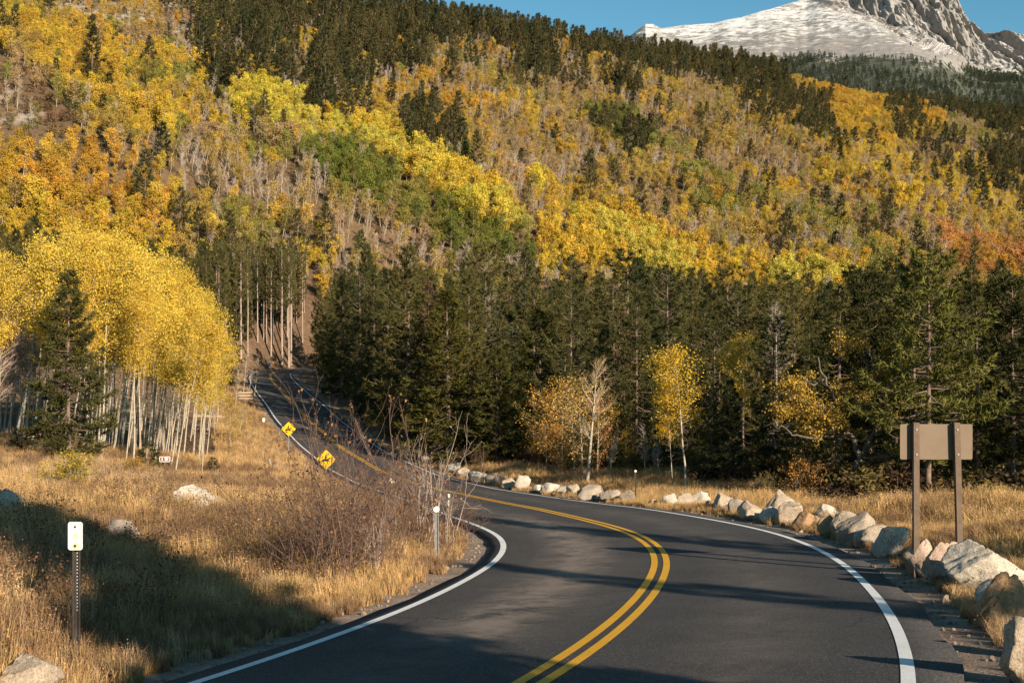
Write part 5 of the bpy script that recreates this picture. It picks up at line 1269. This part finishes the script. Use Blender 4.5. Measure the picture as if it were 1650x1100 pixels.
X, Y = region(640, 1750, 9, 96, lambda y: .11 + .0034 * y); d, s = road_dist(X, Y); k = (s > 0) & (Y < np.interp(825 + X / Y * F, FRONT[:, 0], FRONT[:, 1]) + 8)
grass_field('meadow_grass', 'tall golden dry grass behind the boulder row', X[k], Y[k], .28, .62, goldish=.5)
t = rng.integers(20, 260, 2400); off = 3.95 + rng.gamma(2.0, .55, 2400); X = CL[t, 0] + CN[t, 0] * off; Y = CL[t, 1] + CN[t, 1] * off; k = (Y > 8.5) & (Y < 60)
grass_field('shoulder_grass', 'short tufts of dry grass between the boulders and the asphalt', X[k], Y[k], .3, .7, goldish=.3)
ux, uy = region(860, 1720, 42, 84, lambda y: 1.0); uu = 825 + ux / uy * F; fr = np.interp(uu, FRONT[:, 0], FRONT[:, 1]); d, s = road_dist(ux, uy)
k = (s > 0) & (d > 9) & (uy > fr - 5) & (uy < fr + 5) & (rng.random(len(ux)) < .75); ux, uy = ux[k], uy[k]; n = len(ux); hh = rng.uniform(.4, 1.25, n) / 1.9
scatter('undergrowth', 'dark brown undergrowth tinted for shade along the edge of the conifer belt', P_BRUSH, np.c_[ux, uy, ground(ux, uy)], np.c_[np.zeros((n, 2)), rng.uniform(0, 6.28, n)], np.c_[hh * 1.3, hh * 1.3, hh],
        np.where(rng.random((n, 1)) < .6, np.array([[.10, .06, .035]]), np.array([[.15, .11, .035]])) * rng.uniform(.6, 1.3, (n, 1)))  # dark tints stand in for shade along the forest edge
def weeds(name, label, X, Y, hs):
    d, s = road_dist(X, Y); k = d > 4.6; X, Y = X[k], Y[k]; n = len(X); h = rng.uniform(*hs, n) / .75
    obs = [bpy.data.objects.new('weed', q[3]) for q in S_LOW]
    T = np.where(rng.random((n, 1)) < .6, np.array([[.20, .105, .05]]), np.array([[.26, .165, .06]])) * rng.uniform(.7, 1.3, (n, 1))
    scatter(name, label, obs, np.c_[X, Y, ground(X, Y)], np.c_[rng.normal(0, .1, (n, 2)), rng.uniform(0, 6.28, n)], np.c_[h, h, h] * 1.2, T)
X, Y = region(-60, 800, 9, 60, lambda y: .55 + .010 * y); d, s = road_dist(X, Y); k = (s < 0) & (rng.random(len(X)) < .9 * smooth(.45, .62, fbm(X / 2.8, Y / 2.8, 53, 3)) + .10)
weeds('weeds', 'brown twiggy weeds dotted through the dry grass on the bank', X[k], Y[k], (.3, .75))
X, Y = region(700, 1720, 10, 80, lambda y: .7 + .010 * y); d, s = road_dist(X, Y); k = (s > 0) & (rng.random(len(X)) < .8 * smooth(.48, .66, fbm(X / 2.8, Y / 2.8, 63, 3)) + .06)
weeds('meadow_weeds', 'brown weeds between the boulders and in the golden grass', X[k], Y[k], (.2, .55))
# loose shoulder stones
gp = []
for i in range(3):
    V, Fc = rock_mesh(77 + i, 2, 7); b = MB(); b.add(V, Fc); gp.append(bpy.data.objects.new('pebble', b.mesh('pebble', G_TAN)))
t = rng.integers(20, len(CL) - 250, 2600); off = np.where(rng.random(2600) < .6, 1, -1) * (3.8 + rng.gamma(1.6, .22, 2600)); X = CL[t, 0] + CN[t, 0] * off; Y = CL[t, 1] + CN[t, 1] * off; k = (Y > 9) & (Y < 60); X, Y = X[k], Y[k]; n = len(X)
sz = rng.gamma(2.0, .014, n) + .012
scatter('gravel', 'loose gravel and small stones along the asphalt edge', gp, np.c_[X, Y, ground(X, Y) + sz * .2], rng.uniform(0, 6.28, (n, 3)), np.c_[sz, sz, sz * .8], np.ones((n, 3)))
